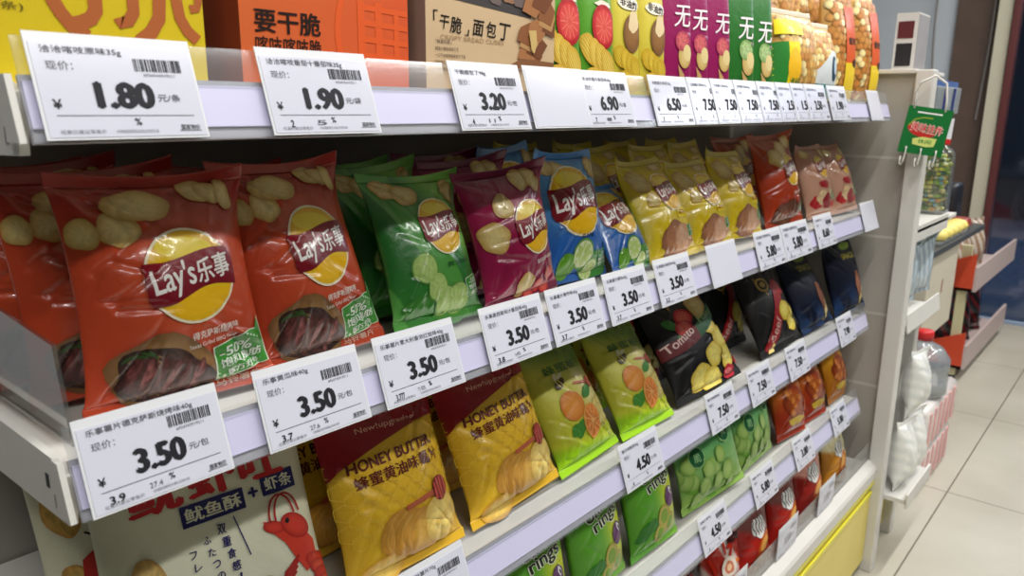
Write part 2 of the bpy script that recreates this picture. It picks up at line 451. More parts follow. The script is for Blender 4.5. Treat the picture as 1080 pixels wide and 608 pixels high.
def dipper(A, x, z, s, rot, layer=6, part='food_picture'):
    k = A.W / A.H; c, sn = math.cos(R(rot)), math.sin(R(rot))
    def t(u, v): return (x + (u * c - v * sn) * s, z + (u * sn + v * c) * s * k)
    A.poly(part, [t(-.62, -.035), t(-.62, .035), t(0, .045), t(0, -.045)], (186, 96, 62), layer)
    A.disc(part, *t(.12, 0), .17 * s, .19 * s, (150, 40, 34), layer + 1, edge=(110, 22, 22), rot=rot, n=22, rings=4)
    for i in range(4):
        u = .0 + .08 * i; h = .17 if i in (1, 2) else .13
        A.poly(part, [t(u - .018, -h), t(u + .018, -h), t(u + .018, h), t(u - .018, h)], (206, 84, 70), layer + 2)

def ridged(A, x, z, rx, rz, rot, layer=2, part='food_picture', seed=0, c1=(244, 220, 110), c2=(214, 172, 60), n=7):
    A.disc(part, x, z, rx, rz, c1, layer, edge=c2, rot=rot, wob=.05, seed=seed, n=24, rings=4)
    k = A.W / A.H; cr, sr = math.cos(R(rot)), math.sin(R(rot))
    for i in range(n):
        u = -.8 + 1.6 * i / (n - 1); l = math.sqrt(1 - u * u) * .9
        a = (u * rx, -l * rz); b = (u * rx, l * rz)
        A.line(part, [(x + a[0] * cr - a[1] * sr, z + (a[0] * sr + a[1] * cr) * k), (x + b[0] * cr - b[1] * sr, z + (b[0] * sr + b[1] * cr) * k)], rx * .09, c2, layer + 1)

# ------------------------------------------------------------------ the bag kinds: each returns the root of a first bag
NEAR, MID, FAR = (104, 146), (60, 84), (26, 36)
def new_bag(name='crisp_bag'):
    o = bpy.data.objects.new(name, None); link(o); o.rotation_mode = 'YXZ'; o.empty_display_size = .02
    return o

def lays(paint, chips, logo, extra, flavour=None, seed=1, res=NEAR, fl_col=(250, 240, 230), badge=None, T=.058, amp=1.5, twist=0., fill=None, sqlogo=2.0, ftext=None):
    W, H = .148, .195; root = new_bag(); A = Art(W, H)
    for c in chips: chip(A, *c[:5], seed=int(c[0] * 100 + 60), layer=c[5] if len(c) > 5 else 2)
    roundel(A, *logo, sq=sqlogo)
    extra(A)
    if flavour:
        A.text('lettering', flavour, logo[0] + .10, logo[1] - .245, .30, .042, fl_col, 4, rot=6, bold=.02)
    if ftext: A.text('lettering', ftext, logo[0] + .08, logo[1] - .288, .31, .026, fl_col, 4, rot=6)
    if badge: badge50(A, *badge)
    s = Pouch(W, H, T, seed=seed, amp=amp, twist=twist, bend=.0)
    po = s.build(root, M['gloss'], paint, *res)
    A.build(s, po, M['gloss'])
    return root

def k_steak():
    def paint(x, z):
        c = mixc((198, 72, 40), (156, 40, 28), ss(.68, .9, z + .1 * x))  # darker towards the top, shade from the shelf above put into the colour
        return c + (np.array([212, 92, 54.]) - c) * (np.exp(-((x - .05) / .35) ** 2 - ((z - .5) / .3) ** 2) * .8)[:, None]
    def ex(A):
        steak(A, -.13, .14, 1.0)
        A.text('lettering', '马铃薯片', .28, .045, .26, .05, (226, 190, 170), 4, rot=4, bold=.02)
    return lays(paint, [(-.13, .84, .17, .10, -4, 3), (-.26, .745, .105, .10, 10, 2), (.22, .90, .10, .075, -30, 2), (.29, .885, .09, .065, -45, 3), (.37, .87, .05, .10, 10, 4), (-.42, .74, .07, .085, 20, 2)],
                (.05, .525, .25), ex, '得克萨斯烧烤味', 4, NEAR, badge=(.30, .15, .31, 4, 9), ftext='Texas Grilled BBQ Flavor', amp=1.9, twist=.012)

def k_cucumber():
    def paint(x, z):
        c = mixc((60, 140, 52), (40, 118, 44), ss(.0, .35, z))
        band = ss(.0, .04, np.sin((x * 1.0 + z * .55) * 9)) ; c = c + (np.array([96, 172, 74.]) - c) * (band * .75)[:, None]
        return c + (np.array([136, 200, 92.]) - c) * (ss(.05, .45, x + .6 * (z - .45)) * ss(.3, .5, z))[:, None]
    def ex(A):
        for x, z, r in ((-.22, .34, .13), (-.10, .22, .12), (.0, .13, .125), (.15, .13, .135)): cucumber(A, x, z, r, 2)
        A.disc('food_picture', -.3, .12, .14, .08, (58, 130, 44), 1, wob=.2, seed=4, rot=20); A.disc('food_picture', .1, .03, .2, .06, (70, 150, 52), 1, wob=.2, seed=8)
    return lays(paint, [(-.32, .88, .12, .10, 0, 2), (-.17, .83, .13, .11, 0, 3), (.36, .85, .08, .13, 5, 2)], (.09, .60, .235), ex, '黄瓜味', 11, NEAR, badge=(.38, .2, .24, 4, 9), fl_col=(30, 90, 40))

def k_magenta():
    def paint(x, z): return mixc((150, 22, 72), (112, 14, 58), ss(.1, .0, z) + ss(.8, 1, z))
    def ex(A):
        chip(A, -.05, .12, .13, .11, 0, 3, 31)
        for i, (x, z) in enumerate(((.16, .08), (.28, .05), (.30, .15), (.05, .03))): tomato(A, x, z, .075, .07, 4)
    return lays(paint, [(-.34, .50, .14, .145, 0, 3), (-.17, .70, .115, .12, 60, 2), (.17, .88, .12, .13, -20, 2), (.30, .86, .08, .14, 10, 3)], (.14, .515, .25), ex, '意大利香浓红烩味', 17, NEAR, twist=-.01)

def k_blue():
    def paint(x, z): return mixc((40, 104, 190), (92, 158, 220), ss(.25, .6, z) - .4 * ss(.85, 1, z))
    def ex(A):
        A.disc('food_picture', .22, .10, .26, .14, (70, 150, 60), 1, wob=.1, seed=3)
        lime(A, -.04, .20, .15, 3); lime(A, -.26, .12, .13, 3, cut=False); lime(A, .12, .07, .12, 5)
        A.text('lettering', '青柠味', -.0, .335, .2, .05, (20, 40, 90), 4, bold=.02)
    return lays(paint, [(-.18, .83, .16, .10, -10, 2), (.36, .85, .10, .13, 10, 3), (-.36, .86, .1, .08, 20, 3)], (-.06, .60, .335), ex, None, 23, NEAR, badge=(.36, .15, .24, 4, 6))

def k_yellow():
    def paint(x, z): return mixc((232, 204, 30), (196, 178, 22), ss(.75, 1., z) + .5 * ss(-.3, -.5, x))
    def ex(A):
        A.disc('food_picture', -.02, .16, .30, .21, (186, 132, 96), 2, edge=(150, 96, 66), wob=.08, seed=2, mott=.06, rings=6)
        A.disc('food_picture', .14, .16, .20, .17, (226, 176, 140), 3, edge=(206, 150, 112), wob=.05, seed=6, mott=.05)
        for i in range(6):
            a = -1.0 + i * .4; A.line('food_picture', [(.10, .26), (.10 + .16 * math.sin(a), .26 - .20 * math.cos(a) * .76)], .008, (242, 210, 180), 4)
        A.rect('lettering', .12, .335, .36, .43, (244, 220, 50), 3); A.text('lettering', '原味', .22, .385, .16, .05, (170, 60, 30), 4, bold=.02)
    return lays(paint, [(-.30, .74, .13, .17, 20, 2), (-.24, .54, .10, .09, 0, 2), (.18, .87, .12, .07, 0, 2)], (.10, .60, .235), ex, None, 29, NEAR, badge=(.37, .22, .2, 4, 6), sqlogo=2.6)

def k_roast():
    def paint(x, z): return mixc((188, 60, 26), (160, 70, 40), ss(.55, .95, z) + .2)
    def ex(A):
        A.disc('food_picture', -.05, .12, .30, .18, (128, 76, 44), 2, edge=(88, 44, 26), wob=.15, seed=12, mott=.2, rings=6)
        for i in range(5): A.disc('food_picture', -.15 + .07 * i, .12, .035, .1, (150, 84, 50), 3, edge=(90, 46, 30), rot=20, n=14)
    return lays(paint, [(-.15, .70, .16, .14, 0, 2), (.06, .80, .15, .13, 0, 3), (.32, .88, .14, .1, 0, 2)], (.15, .57, .22), ex, '烤鸡味', 37, NEAR, badge=(.36, .16, .2, 4, 6))

def k_bacon():
    def paint(x, z): return mixc((206, 158, 132), (184, 124, 104), ss(.5, 1, z))
    def ex(A):
        for i, c in enumerate(((186, 40, 44), (224, 196, 150), (150, 40, 50), (232, 206, 160), (196, 56, 48))):
            A.disc('food_picture', -.28 + .14 * i, .20 + .05 * (i % 2), .14, .12, c, 2 + i % 3, wob=.15, seed=i, mott=.1)
        A.disc('food_picture', -.05, .42, .14, .07, (170, 40, 50), 3, wob=.15, seed=9)
    return lays(paint, [(-.3, .86, .12, .1, 0, 2), (.3, .86, .12, .1, 0, 2)], (.05, .66, .20), ex, None, 41, MID, badge=(.28, .26, .22, 4, 6))

def k_honey():
    W, H = .166, .215; root = new_bag(); A = Art(W, H)
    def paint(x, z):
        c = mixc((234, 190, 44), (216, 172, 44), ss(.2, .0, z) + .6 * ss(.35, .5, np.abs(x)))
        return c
    # honeycomb outline cells
    hx = .075
    for r_ in range(9):
        for q_ in range(-5, 6):
            x = q_ * hx * 1.73 + (hx * .866 if r_ % 2 else 0); z = .24 + r_ * hx * 1.5 * W / H * .62
            if abs(x) > .46 or z > .66: continue
            pts = [(x + hx * .86 * math.sin(a), z + hx * .78 * math.cos(a) * W / H) for a in [i * math.pi / 3 for i in range(7)]]
            A.line('honeycomb_print', pts, .006, (240, 204, 70), 1)
    # dark red banner across the top, its lower edge curving down at the left
    n = 17; top = [(-.5 + i / (n - 1), .999 - .06) for i in range(n)]; bot = [(-.5 + i / (n - 1), .565 + .14 * min(1, (i / (n - 1)) * 1.4) ** .5 + .03 * (i / (n - 1))) for i in range(n)]
    A.strip('banner_print', top, bot, (150, 22, 26), 2, (140, 16, 24))
    A.text('banner_print', 'New!upgraded', .0, .765, .50, .050, (230, 170, 150), 3, rot=-2, shear=.1)
    A.text('lettering', 'HONEY BUTTER', -.02, .610, .74, .076, (96, 28, 22), 4, rot=1, bold=.045)
    A.text('lettering', '蜂蜜黄油味薯片', .0, .528, .74, .088, (96, 28, 22), 4, rot=1, bold=.03)
    for i in range(9):
        A.disc('food_picture', -.10 + .028 * i, .215 - .006 * i, .17, .15, (236, 204, 112) if i % 2 else (214, 168, 70), 2 + i, edge=(196, 138, 48), rot=14, wob=.04, seed=i, mott=.04, rings=5)
    A.disc('food_picture', .27, .20, .17, .165, (238, 212, 120), 12, edge=(220, 180, 84), wob=.05, seed=20, mott=.06, rings=6)
    A.disc('food_picture', .27, .19, .07, .03, (226, 190, 92), 13, rot=25, wob=.2, seed=4)
    A.disc('food_picture', -.22, .05, .18, .1, (232, 200, 104), 3, edge=(206, 154, 60), wob=.06, seed=9, mott=.06)
    dipper(A, .24, .345, .46, 6, 14)
    s = Pouch(W, H, .058, seed=5, amp=1.8, bend=-.004, fx=3.2)
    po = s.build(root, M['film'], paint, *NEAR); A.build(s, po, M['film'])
    return root

def k_orange():
    W, H = .155, .215; root = new_bag(); A = Art(W, H)
    def paint(x, z):
        c = mixc((196, 194, 62), (196, 208, 50), ss(.4, .1, z)); c = c + (np.array([222, 212, 140.]) - c) * (ss(-.15, .2, x) * ss(.15, .3, z) * ss(.8, .6, z))[:, None]
        c = c + (np.array([96, 130, 34.]) - c) * ss(.62, .85, z + .25 * x)[:, None]
        return c + (np.array([150, 200, 20.]) - c) * ss(.16, .08, z + .12 * x)[:, None]
    A.text('lettering', '蜂蜜柚子', .05, .70, .62, .10, (74, 116, 44), 2, rot=-4, bold=.03)
    A.disc('food_picture', -.14, .42, .16, .15, (228, 150, 60), 3, edge=(206, 120, 40), rings=5)
    A.disc('food_picture', -.16, .25, .12, .07, (72, 140, 50), 2, wob=.2, seed=5, rot=20); A.disc('food_picture', .12, .47, .09, .05, (60, 130, 44), 4, rot=30, n=14)
    for i in range(6): A.disc('food_picture', .22 + .05 * (i % 3), .34 - .06 * (i // 3), .12, .09, (232, 216, 140), 2, edge=(200, 176, 90), rot=30 * i, wob=.1, seed=i)
    A.disc('food_picture', .05, .265, .125, .17, (240, 214, 150), 5, edge=(226, 150, 60), rot=-10, n=28); A.disc('food_picture', .05, .265, .105, .15, (222, 130, 60), 6, rot=-10, n=28, mott=.12, rings=6)
    for i in range(9):
        a = i * 2 * math.pi / 9; A.line('food_picture', [(.05, .265), (.05 + .1 * math.cos(a), .265 + .14 * math.sin(a) * W / H)], .008, (244, 190, 120), 7)
    dipper(A, .20, .53, .34, -12, 8)
    A.disc('food_picture', -.16, .60, .085, .05, (76, 66, 40), 3, rot=25, n=16)
    for i in range(2): A.line('food_picture', [(-.20 + .05 * i, .63), (-.17 + .05 * i, .575)], .018, (206, 186, 70), 5)
    for i in range(2): A.disc('food_picture', -.17 + .06 * i, .65, .05, .022, (214, 214, 170), 4, rot=60 - 40 * i, n=12)
    s = Pouch(W, H, .062, seed=9, amp=1.6); po = s.build(root, M['film'], paint, *NEAR); A.build(s, po, M['film']); return root

def k_tomato():
    W, H = .185, .22; root = new_bag(); A = Art(W, H)
    def paint(x, z): return mixc((18, 17, 19), (34, 32, 30), ss(.6, .62, np.sin(x * 30 + z * 12)) * ss(.7, .9, z))
    for dx in (-.1, 0, .1): A.line('gold_ornament', [(-.16 + dx, .88), (-.12 + dx * .6, .80), (-.06 + dx * .2, .72), (-.08, .64)], .012, (150, 118, 62), 2)
    tomato(A, .0, .57, .10, .075, 3); tomato(A, -.05, .50, .10, .07, 4); A.disc('food_picture', -.16, .55, .08, .04, (58, 120, 50), 2, rot=-30); A.disc('food_picture', -.12, .45, .07, .035, (58, 110, 50), 2, rot=20)
    chip(A, .22, .60, .12, .12, 0, 3, 4); A.disc('food_picture', .25, .68, .10, .06, (190, 110, 60), 2)
    for i, (x, z, r, ro) in enumerate(((-.08, .17, .12, 30), (.06, .12, .12, -20), (.13, .27, .11, 40), (.30, .36, .12, 20), (.28, .22, .10, 70), (.20, .46, .1, 0))):
        chip(A, x, z, r, r * .75, ro, 4 + i, i + 40, col=(236, 222, 120), edge=(208, 180, 66))
    for x, z in ((.26, .12), (.42, .18)): A.disc('food_picture', x, z, .07, .055, (172, 30, 48), 12, wob=.15, seed=3); A.disc('food_picture', x - .01, z + .01, .04, .02, (226, 120, 120), 13)
    for nm, a, b, c1 in (('red', -.38, .06, (104, 28, 34)), ('green', .06, .46, (34, 88, 52))):
        n = 9; xs = [a + (b - a) * i / (n - 1) for i in range(n)]; f = lambda x: .40 + .22 * (x + .38) * 1.0 - .05 * math.sin((x + .38) * 4)
        A.strip('banner', [(x, f(x) + .045) for x in xs], [(x, f(x) - .045) for x in xs], c1, 16)
    A.text('banner', 'Tomato', -.15, .445, .34, .07, (226, 196, 190), 18, rot=14, bold=.02); A.text('banner', 'Flavor', .24, .535, .26, .055, (150, 186, 120), 18, rot=12)
    A.xform(1.32, -.05, .04, 0, .4)
    s = Pouch(W, H, .052, fx=3.2, seed=14, amp=1.3); po = s.build(root, M['satin'], paint, *MID); A.build(s, po, M['satin']); return root

def k_blackred():
    W, H = .17, .215; root = new_bag(); A = Art(W, H)
    def paint(x, z): return mixc((17, 16, 18), (30, 29, 28), ss(.5, .7, np.sin(x * 22 - z * 15)))
    for r_ in (.10, .07, .04): A.disc('gold_ornament', .08, .62, r_, r_ * .8, (176, 146, 74) if r_ != .07 else (30, 26, 22), 2 + int((.1 - r_) * 100), n=20, rings=2)
    A.line('gold_ornament', [(.0, .70), (.08, .52), (.16, .66)], .014, (190, 160, 90), 4)
    A.strip('banner', [(-.18, .12), (-.05, .24), (.08, .40), (.2, .56)], [(-.08, .06), (.06, .19), (.2, .35), (.34, .50)], (158, 28, 34), 3)
    A.text('banner', 'Beef', .02, .24, .26, .08, (220, 190, 180), 5, rot=52)
    A.disc('food_picture', .30, .56, .12, .08, (176, 40, 44), 2, wob=.2, seed=2); A.disc('food_picture', -.08, .04, .05, .14, (226, 208, 130), 4, rot=-28)
    for i, (x, z, r, ro) in enumerate(((.26, .36, .13, 20), (.34, .24, .11, -30), (.42, .33, .07, 60))): chip(A, x, z, r, r * .75, ro, 6 + i, i + 70, col=(238, 222, 110), edge=(206, 176, 50))
    A.xform(1.25, -.16, .02, .1, .4)
    s = Pouch(W, H, .052, fx=3.2, seed=16, amp=1.5); po = s.build(root, M['satin'], paint, *MID); A.build(s, po, M['satin']); return root

def k_navy():
    W, H = .16, .205; root = new_bag(); A = Art(W, H)
    def paint(x, z):
        c = mixc((13, 23, 46), (11, 18, 36), ss(.4, .8, z)); return c + (np.array([24, 50, 88.]) - c) * (ss(.45, .1, z) * ss(-.1, .15, np.sin(x * 14 + z * 10)))[:, None]
    A.disc('food_picture', .28, .30, .14, .22, (146, 92, 72), 2, rot=20, wob=.1, seed=2); A.disc('food_picture', .36, .16, .06, .14, (224, 206, 140), 3, rot=-20, wob=.15, seed=5)
    A.text('lettering', 'SNACK', .18, .66, .40, .09, (170, 160, 70), 3, rot=-4, bold=.03); A.disc('lettering', .2, .78, .18, .06, (120, 150, 50), 2)
    A.xform(1.1, -.12, .03)
    s = Pouch(W, H, .056, seed=18, amp=1.2); po = s.build(root, M['satin'], paint, *MID); A.build(s, po, M['satin']); return root

def k_onion():
    W, H = .142, .20; root = new_bag(); A = Art(W, H)
    def paint(x, z):
        c = mixc((96, 172, 48), (128, 192, 56), ss(-.2, .4, x)); c = c + (np.array([206, 218, 56.]) - c) * (ss(-.15, .2, x) * ss(.70, .55, z) * ss(.08, .2, z))[:, None]
        return c
    for w, c, l in ((.0, (240, 246, 226), 3), ):
        for t, x, z, ww, hh in (('onion', .06, .74, .56, .15), ('rings', .12, .625, .52, .17)):
            A.text('lettering', t, x, z, ww * 1.06, hh * 1.12, c, 3, rot=10, bold=.085); A.text('lettering', t, x, z, ww, hh, (36, 44, 22), 4, rot=10, bold=.03)
    A.disc('food_picture', .28, .45, .115, .13, (112, 62, 116), 4, edge=(84, 38, 90), rot=-15); A.disc('food_picture', .32, .49, .03, .045, (235, 230, 235), 6, n=14); A.disc('food_picture', .325, .485, .014, .022, (30, 24, 30), 7, n=10)
    for x, z, r in ((.10, .31, .13), (.24, .22, .12), (.02, .17, .11)):
        A.disc('food_picture', x, z, r, r * 1.1, (204, 196, 96), 3, edge=(176, 160, 66), rings=4); A.disc('food_picture', x, z, r * .62, r * .7, (130, 170, 50), 4, rings=3)
    A.disc('food_picture', -.2, .25, .2, .1, (48, 128, 40), 1, rot=30, wob=.15, seed=3)
    A.xform(1.0, -.07, 0)
    s = Pouch(W, H, .056, fx=3.0, seed=21, amp=1.1); po = s.build(root, M['film'], paint, *MID); A.build(s, po, M['film']); return root

def k_pea():
    W, H = .205, .17; root = new_bag(); A = Art(W, H)
    def paint(x, z):
        c = mixc((140, 196, 112), (84, 166, 102), ss(.4, .75, z)); return c + (np.array([160, 200, 90.]) - c) * (ss(.4, .1, z) * .8)[:, None]
    A.text('lettering', '豌豆脆', -.05, .78, .6, .13, (206, 150, 110), 3, rot=6, bold=.04)
    rg = random.Random(3)
    for i in range(16):
        A.disc('food_picture', rg.uniform(-.4, .42), rg.uniform(.12, .5), .06 + rg.random() * .025, None, (176, 208, 116), 3 + i, edge=(128, 176, 76), n=20)
    for i in range(10): A.disc('food_picture', rg.uniform(-.45, .3), rg.uniform(.06, .3), .09, .022, (120, 180, 60), 2, rot=rg.uniform(0, 180), n=12)
    for x, z in ((-.13, .55), (.30, .66)):
        A.disc('round_seal', x, z, .085, None, (150, 200, 130), 22, n=24); A.disc('round_seal', x, z, .075, None, (22, 96, 52), 23, n=24); A.text('round_seal', '脆', x, z, .07, .07, (150, 200, 140), 24, bold=.02)
    A.xform(1.1, -.15, .0)
    s = Pouch(W, H, .052, fx=3.2, seed=25, amp=.9); po = s.build(root, M['film'], paint, *MID); A.build(s, po, M['film']); return root

def k_crispy(base=(176, 52, 22), top=(206, 116, 34), seed=27):
    W, H = .134, .18; root = new_bag(); A = Art(W, H)
    def paint(x, z): return mixc(base, top, ss(.35, .8, z + .3 * np.abs(x)))
    A.poly('lettering', [(-.3, .80), (-.02, .60), (.3, .80), (.12, .9), (-.12, .9)], (214, 100, 40), 2)
    A.text('lettering', '香脆', 0, .72, .36, .13, (250, 222, 150), 3, bold=.04)
    A.disc('food_picture', .02, .42, .30, .25, (190, 92, 36), 2, edge=(130, 40, 20), wob=.08, seed=3, mott=.15)
    rg = random.Random(seed)
    for i in range(9): A.disc('food_picture', .02 + rg.uniform(-.2, .2), .42 + rg.uniform(-.13, .13), .09, .06, (226, 140, 60), 3 + i, edge=(168, 72, 30), rot=rg.uniform(0, 180), wob=.1, seed=i, n=16)
    A.disc('food_picture', .05, .2, .25, .07, (226, 190, 60), 2, wob=.1, seed=4); A.disc('food_picture', .38, .36, .1, .13, (224, 110, 36), 12, wob=.1, seed=6)
    A.xform(1.05, -.07, .02)
    s = Pouch(W, H, .056, seed=seed, amp=1.2); po = s.build(root, M['gloss'], paint, *MID); A.build(s, po, M['gloss']); return root

def k_swirl(upper=(120, 70, 64), lower=(172, 30, 24), mid=(214, 120, 40), seed=31):
    W, H = .14, .19; root = new_bag(); A = Art(W, H)
    def paint(x, z): return mixc(lower, upper, ss(.54, .62, z + .2 * x))
    A.disc('lettering', -.02, .66, .22, .15, (236, 236, 232), 2, wob=.12, seed=5, rot=20, n=30)
    for i in range(5):
        a = [(-.18 + .08 * i + .03 * math.sin(t * 2 + i), .57 + .045 * t + .01 * i) for t in np.linspace(0, 4, 9)]
        A.line('lettering', a, .02, (28, 28, 32), 3)
    A.disc('food_picture', .06, .46, .24, .12, mid, 3, edge=(196, 84, 24), rot=35, wob=.06, seed=7); A.disc('food_picture', .06, .46, .15, .07, (240, 180, 90), 4, rot=35)
    A.disc('food_picture', .02, .27, .26, .17, (200, 116, 56), 3, edge=(146, 50, 24), wob=.1, seed=8, mott=.15)
    rg = random.Random(seed)
    for i in range(8): A.disc('food_picture', .02 + rg.uniform(-.18, .18), .27 + rg.uniform(-.08, .08), .07, .045, (236, 172, 96), 5 + i, edge=(180, 84, 40), rot=rg.uniform(0, 180), n=14)
    A.disc('food_picture', .1, .08, .2, .05, (224, 190, 70), 3)
    s = Pouch(W, H, .056, seed=seed, amp=1.2); po = s.build(root, M['gloss'], paint, *MID); A.build(s, po, M['gloss']); return root

def k_chilli():
    W, H = .14, .19; root = new_bag(); A = Art(W, H)
    def paint(x, z): return mixc((224, 210, 200), (178, 40, 28), ss(.2, .5, np.sin(x * 9 + z * 7) * .5 + .5))
    rg = random.Random(9)
    for i in range(12):
        x, z = rg.uniform(-.38, .38), rg.uniform(.3, .85); A.line('food_picture', [(x + .1 * t * math.cos(i), z + .07 * t * math.sin(i) + .02 * t * t) for t in np.linspace(-1, 1, 6)], .05, (206, 44, 22) if i % 3 else (232, 120, 30), 3 + i)
    A.disc('food_picture', -.05, .52, .19, .15, (240, 226, 210), 16); A.disc('food_picture', -.05, .52, .12, .09, (210, 120, 80), 17, wob=.1, seed=3); A.disc('food_picture', -.05, .52, .06, .05, (240, 200, 160), 18)
    A.text('lettering', '麻辣', .2, .78, .34, .14, (40, 24, 22), 18, bold=.04)
    s = Pouch(W, H, .056, seed=33, amp=1.3); po = s.build(root, M['gloss'], paint, *MID); A.build(s, po, M['gloss']); return root

def k_shrimp(plain=False):
    W, H = .206, .236; root = new_bag('snack_bag'); A = Art(W, H)
    CR = (226, 226, 200)
    def paint(x, z): return mixc(CR, (214, 212, 184), ss(.3, .5, np.abs(x)))
    RED, NAVY = (196, 30, 34), (34, 34, 96)
    if plain:
        for x, z, ro in ((-.40, .56, 12), (-.41, .84, 40), (-.38, .25, 20)): A.disc('food_picture', x, z, .06, .13, (206, 172, 96), 2, edge=(186, 140, 70), rot=ro, mott=.12, rings=6, wob=.08)
        A.line('crayfish_print', [(-.33, .46), (-.28, .43), (-.24, .425)], .01, (40, 36, 40), 3)
        A.poly('crayfish_print', [(-.36, .36), (-.28, .40), (-.22, .36), (-.24, .28), (-.18, .14), (-.28, .12), (-.28, .24), (-.37, .27)], (196, 50, 44), 3)
        s = Pouch(W, H, .052, seed=45, amp=.6, creases=14, fx=4.5, sag=.003, pinch=.05); po = s.build(root, M['film'], paint, *MID); A.build(s, po, M['film']); return root
    for t, x, w in (('鱿', -.30, .24), ('虾', -.04, .24), ('吐', .20, .22)):
        A.text('lettering', t, x, .64 + .05 * x, w, .17, RED, 3, rot=3, bold=.06)
    for x, z, w in ((-.06, .515, .30), (.27, .545, .18)): 
        c, sn = math.cos(R(2)), math.sin(R(2)); h = .085
        A.poly('lettering', [(x - w / 2, z - h / 2 - sn * w / 2), (x + w / 2, z - h / 2 + sn * w / 2), (x + w / 2, z + h / 2 + sn * w / 2), (x - w / 2, z + h / 2 - sn * w / 2)], NAVY, 2)
    A.text('lettering', '鱿鱼酥', -.06, .515, .27, .066, CR, 4, rot=2, bold=.035); A.text('lettering', '虾条', .27, .545, .15, .064, CR, 4, rot=2, bold=.035); A.text('lettering', '+', .135, .53, .05, .05, NAVY, 4, bold=.05)
    for i, ch in enumerate('双重食感！'): A.text('lettering', ch, -.045 + .012 * i, .425 - .052 * i, .042 if ch != '！' else .012, .046, NAVY, 4, rot=-3, bold=.035)
    for i, ch in enumerate('ふたつの'): A.text('lettering', ch, -.12 + .012 * i, .40 - .05 * i, .036, .036, NAVY, 4, rot=-3, bold=.03)
    for i, ch in enumerate('フレンド'): A.text('lettering', ch, -.19 + .012 * i, .36 - .05 * i, .034, .036, NAVY, 4, rot=-3, bold=.03)
    A.line('lettering', [(.02, .46), (.065, .29)], .006, NAVY, 4)
    for x, z, ro in ((-.38, .30, 10), (-.28, .12, 30), (.12, .08, 0)):
        A.disc('food_picture', x, z, .07, .12, (206, 178, 112), 2, edge=(190, 150, 84), rot=ro, mott=.1, rings=6)
    # a plain crayfish
    SH, SH2 = (210, 62, 44), (168, 36, 30)
    A.poly('crayfish_print', [(.15, .40), (.24, .375), (.33, .345), (.40, .26), (.40, .17), (.33, .14), (.29, .20), (.24, .29), (.18, .35)], SH, 3)
    for i in range(5): A.disc('crayfish_print', .40 + .012 * i, .17 - .035 * i, .075 - .006 * i, .04, SH if i % 2 == 0 else (220, 84, 60), 4 + i, edge=SH2, rot=-25, n=18)
    for i in range(4): A.line('crayfish_print', [(.30 - .01 * i, .22 - .02 * i), (.22 - .01 * i, .17 - .025 * i), (.19 - .01 * i, .10 - .02 * i)], .016, SH2, 3)
    for dx in (0, .028):
        pts = [(.185 + dx + .03 * (1 - math.cos(t)) * 2.2, .385 + .115 * math.sin(t) ** .8 - .02 * (t / math.pi)) for t in np.linspace(0, math.pi * .93, 18)]
        A.line('crayfish_print', pts, .010, SH2, 5)
    A.disc('crayfish_print', .20, .365, .055, .030, SH, 4, rot=-20, edge=SH2); A.disc('crayfish_print', .31, .345, .085, .055, SH, 5, rot=-38, edge=SH2, n=22); A.disc('crayfish_print', .27, .375, .011, .013, (30, 24, 28), 7, n=12)
    A.disc('crayfish_print', .15, .12, .07, .04, SH, 5, rot=25, edge=SH2); A.disc('crayfish_print', .22, .09, .06, .035, SH, 5, rot=-10, edge=SH2)
    A.xform(1.0, .055, .055)
    s = Pouch(W, H, .052, seed=44, amp=.45, creases=14, fx=4.5, sag=.003, pinch=.05); po = s.build(root, M['film'], paint, *NEAR); A.build(s, po, M['film'])
    return root

# ------------------------------------------------------------------ the setting
def struct(name, mb, m, off=(0, 0, 0)):
    o = mb.build(name, m, off=off); o['kind'] = 'structure'; return o

def floor_mat():
    m = bpy.data.materials.new('floor_tiles'); m.use_nodes = True; nt = m.node_tree; b = nt.nodes['Principled BSDF']
    tc = nt.nodes.new('ShaderNodeTexCoord'); sx = nt.nodes.new('ShaderNodeSeparateXYZ'); nt.links.new(tc.outputs['Object'], sx.inputs[0])
    def grid(sock, o):
        a = nt.nodes.new('ShaderNodeMath'); a.operation = 'SUBTRACT'; a.inputs[1].default_value = o; nt.links.new(sock, a.inputs[0])
        p = nt.nodes.new('ShaderNodeMath'); p.operation = 'PINGPONG'; p.inputs[1].default_value = .4; nt.links.new(a.outputs[0], p.inputs[0])
        l = nt.nodes.new('ShaderNodeMath'); l.operation = 'LESS_THAN'; l.inputs[1].default_value = .0022; nt.links.new(p.outputs[0], l.inputs[0]); return l.outputs[0]
    gx, gy = grid(sx.outputs[0], 2.66), grid(sx.outputs[1], .400)
    mx = nt.nodes.new('ShaderNodeMath'); mx.operation = 'MAXIMUM'; nt.links.new(gx, mx.inputs[0]); nt.links.new(gy, mx.inputs[1])
    n = nt.nodes.new('ShaderNodeTexNoise'); n.inputs['Scale'].default_value = 2.2; n.inputs['Detail'].default_value = 6; nt.links.new(tc.outputs['Object'], n.inputs['Vector'])
    cr = nt.nodes.new('ShaderNodeValToRGB'); cr.color_ramp.elements[0].position = .35; cr.color_ramp.elements[1].position = .7
    cr.color_ramp.elements[0].color = (*lin((178, 173, 158)), 1); cr.color_ramp.elements[1].color = (*lin((196, 192, 178)), 1); nt.links.new(n.outputs[0], cr.inputs[0])
    mc = nt.nodes.new('ShaderNodeMix'); mc.data_type = 'RGBA'; nt.links.new(mx.outputs[0], mc.inputs[0]); nt.links.new(cr.outputs[0], mc.inputs[6]); mc.inputs[7].default_value = (*lin((112, 106, 92)), 1)
    nt.links.new(mc.outputs[2], b.inputs['Base Color']); b.inputs['Roughness'].default_value = .28; b.inputs['Specular IOR Level'].default_value = .4
    return m

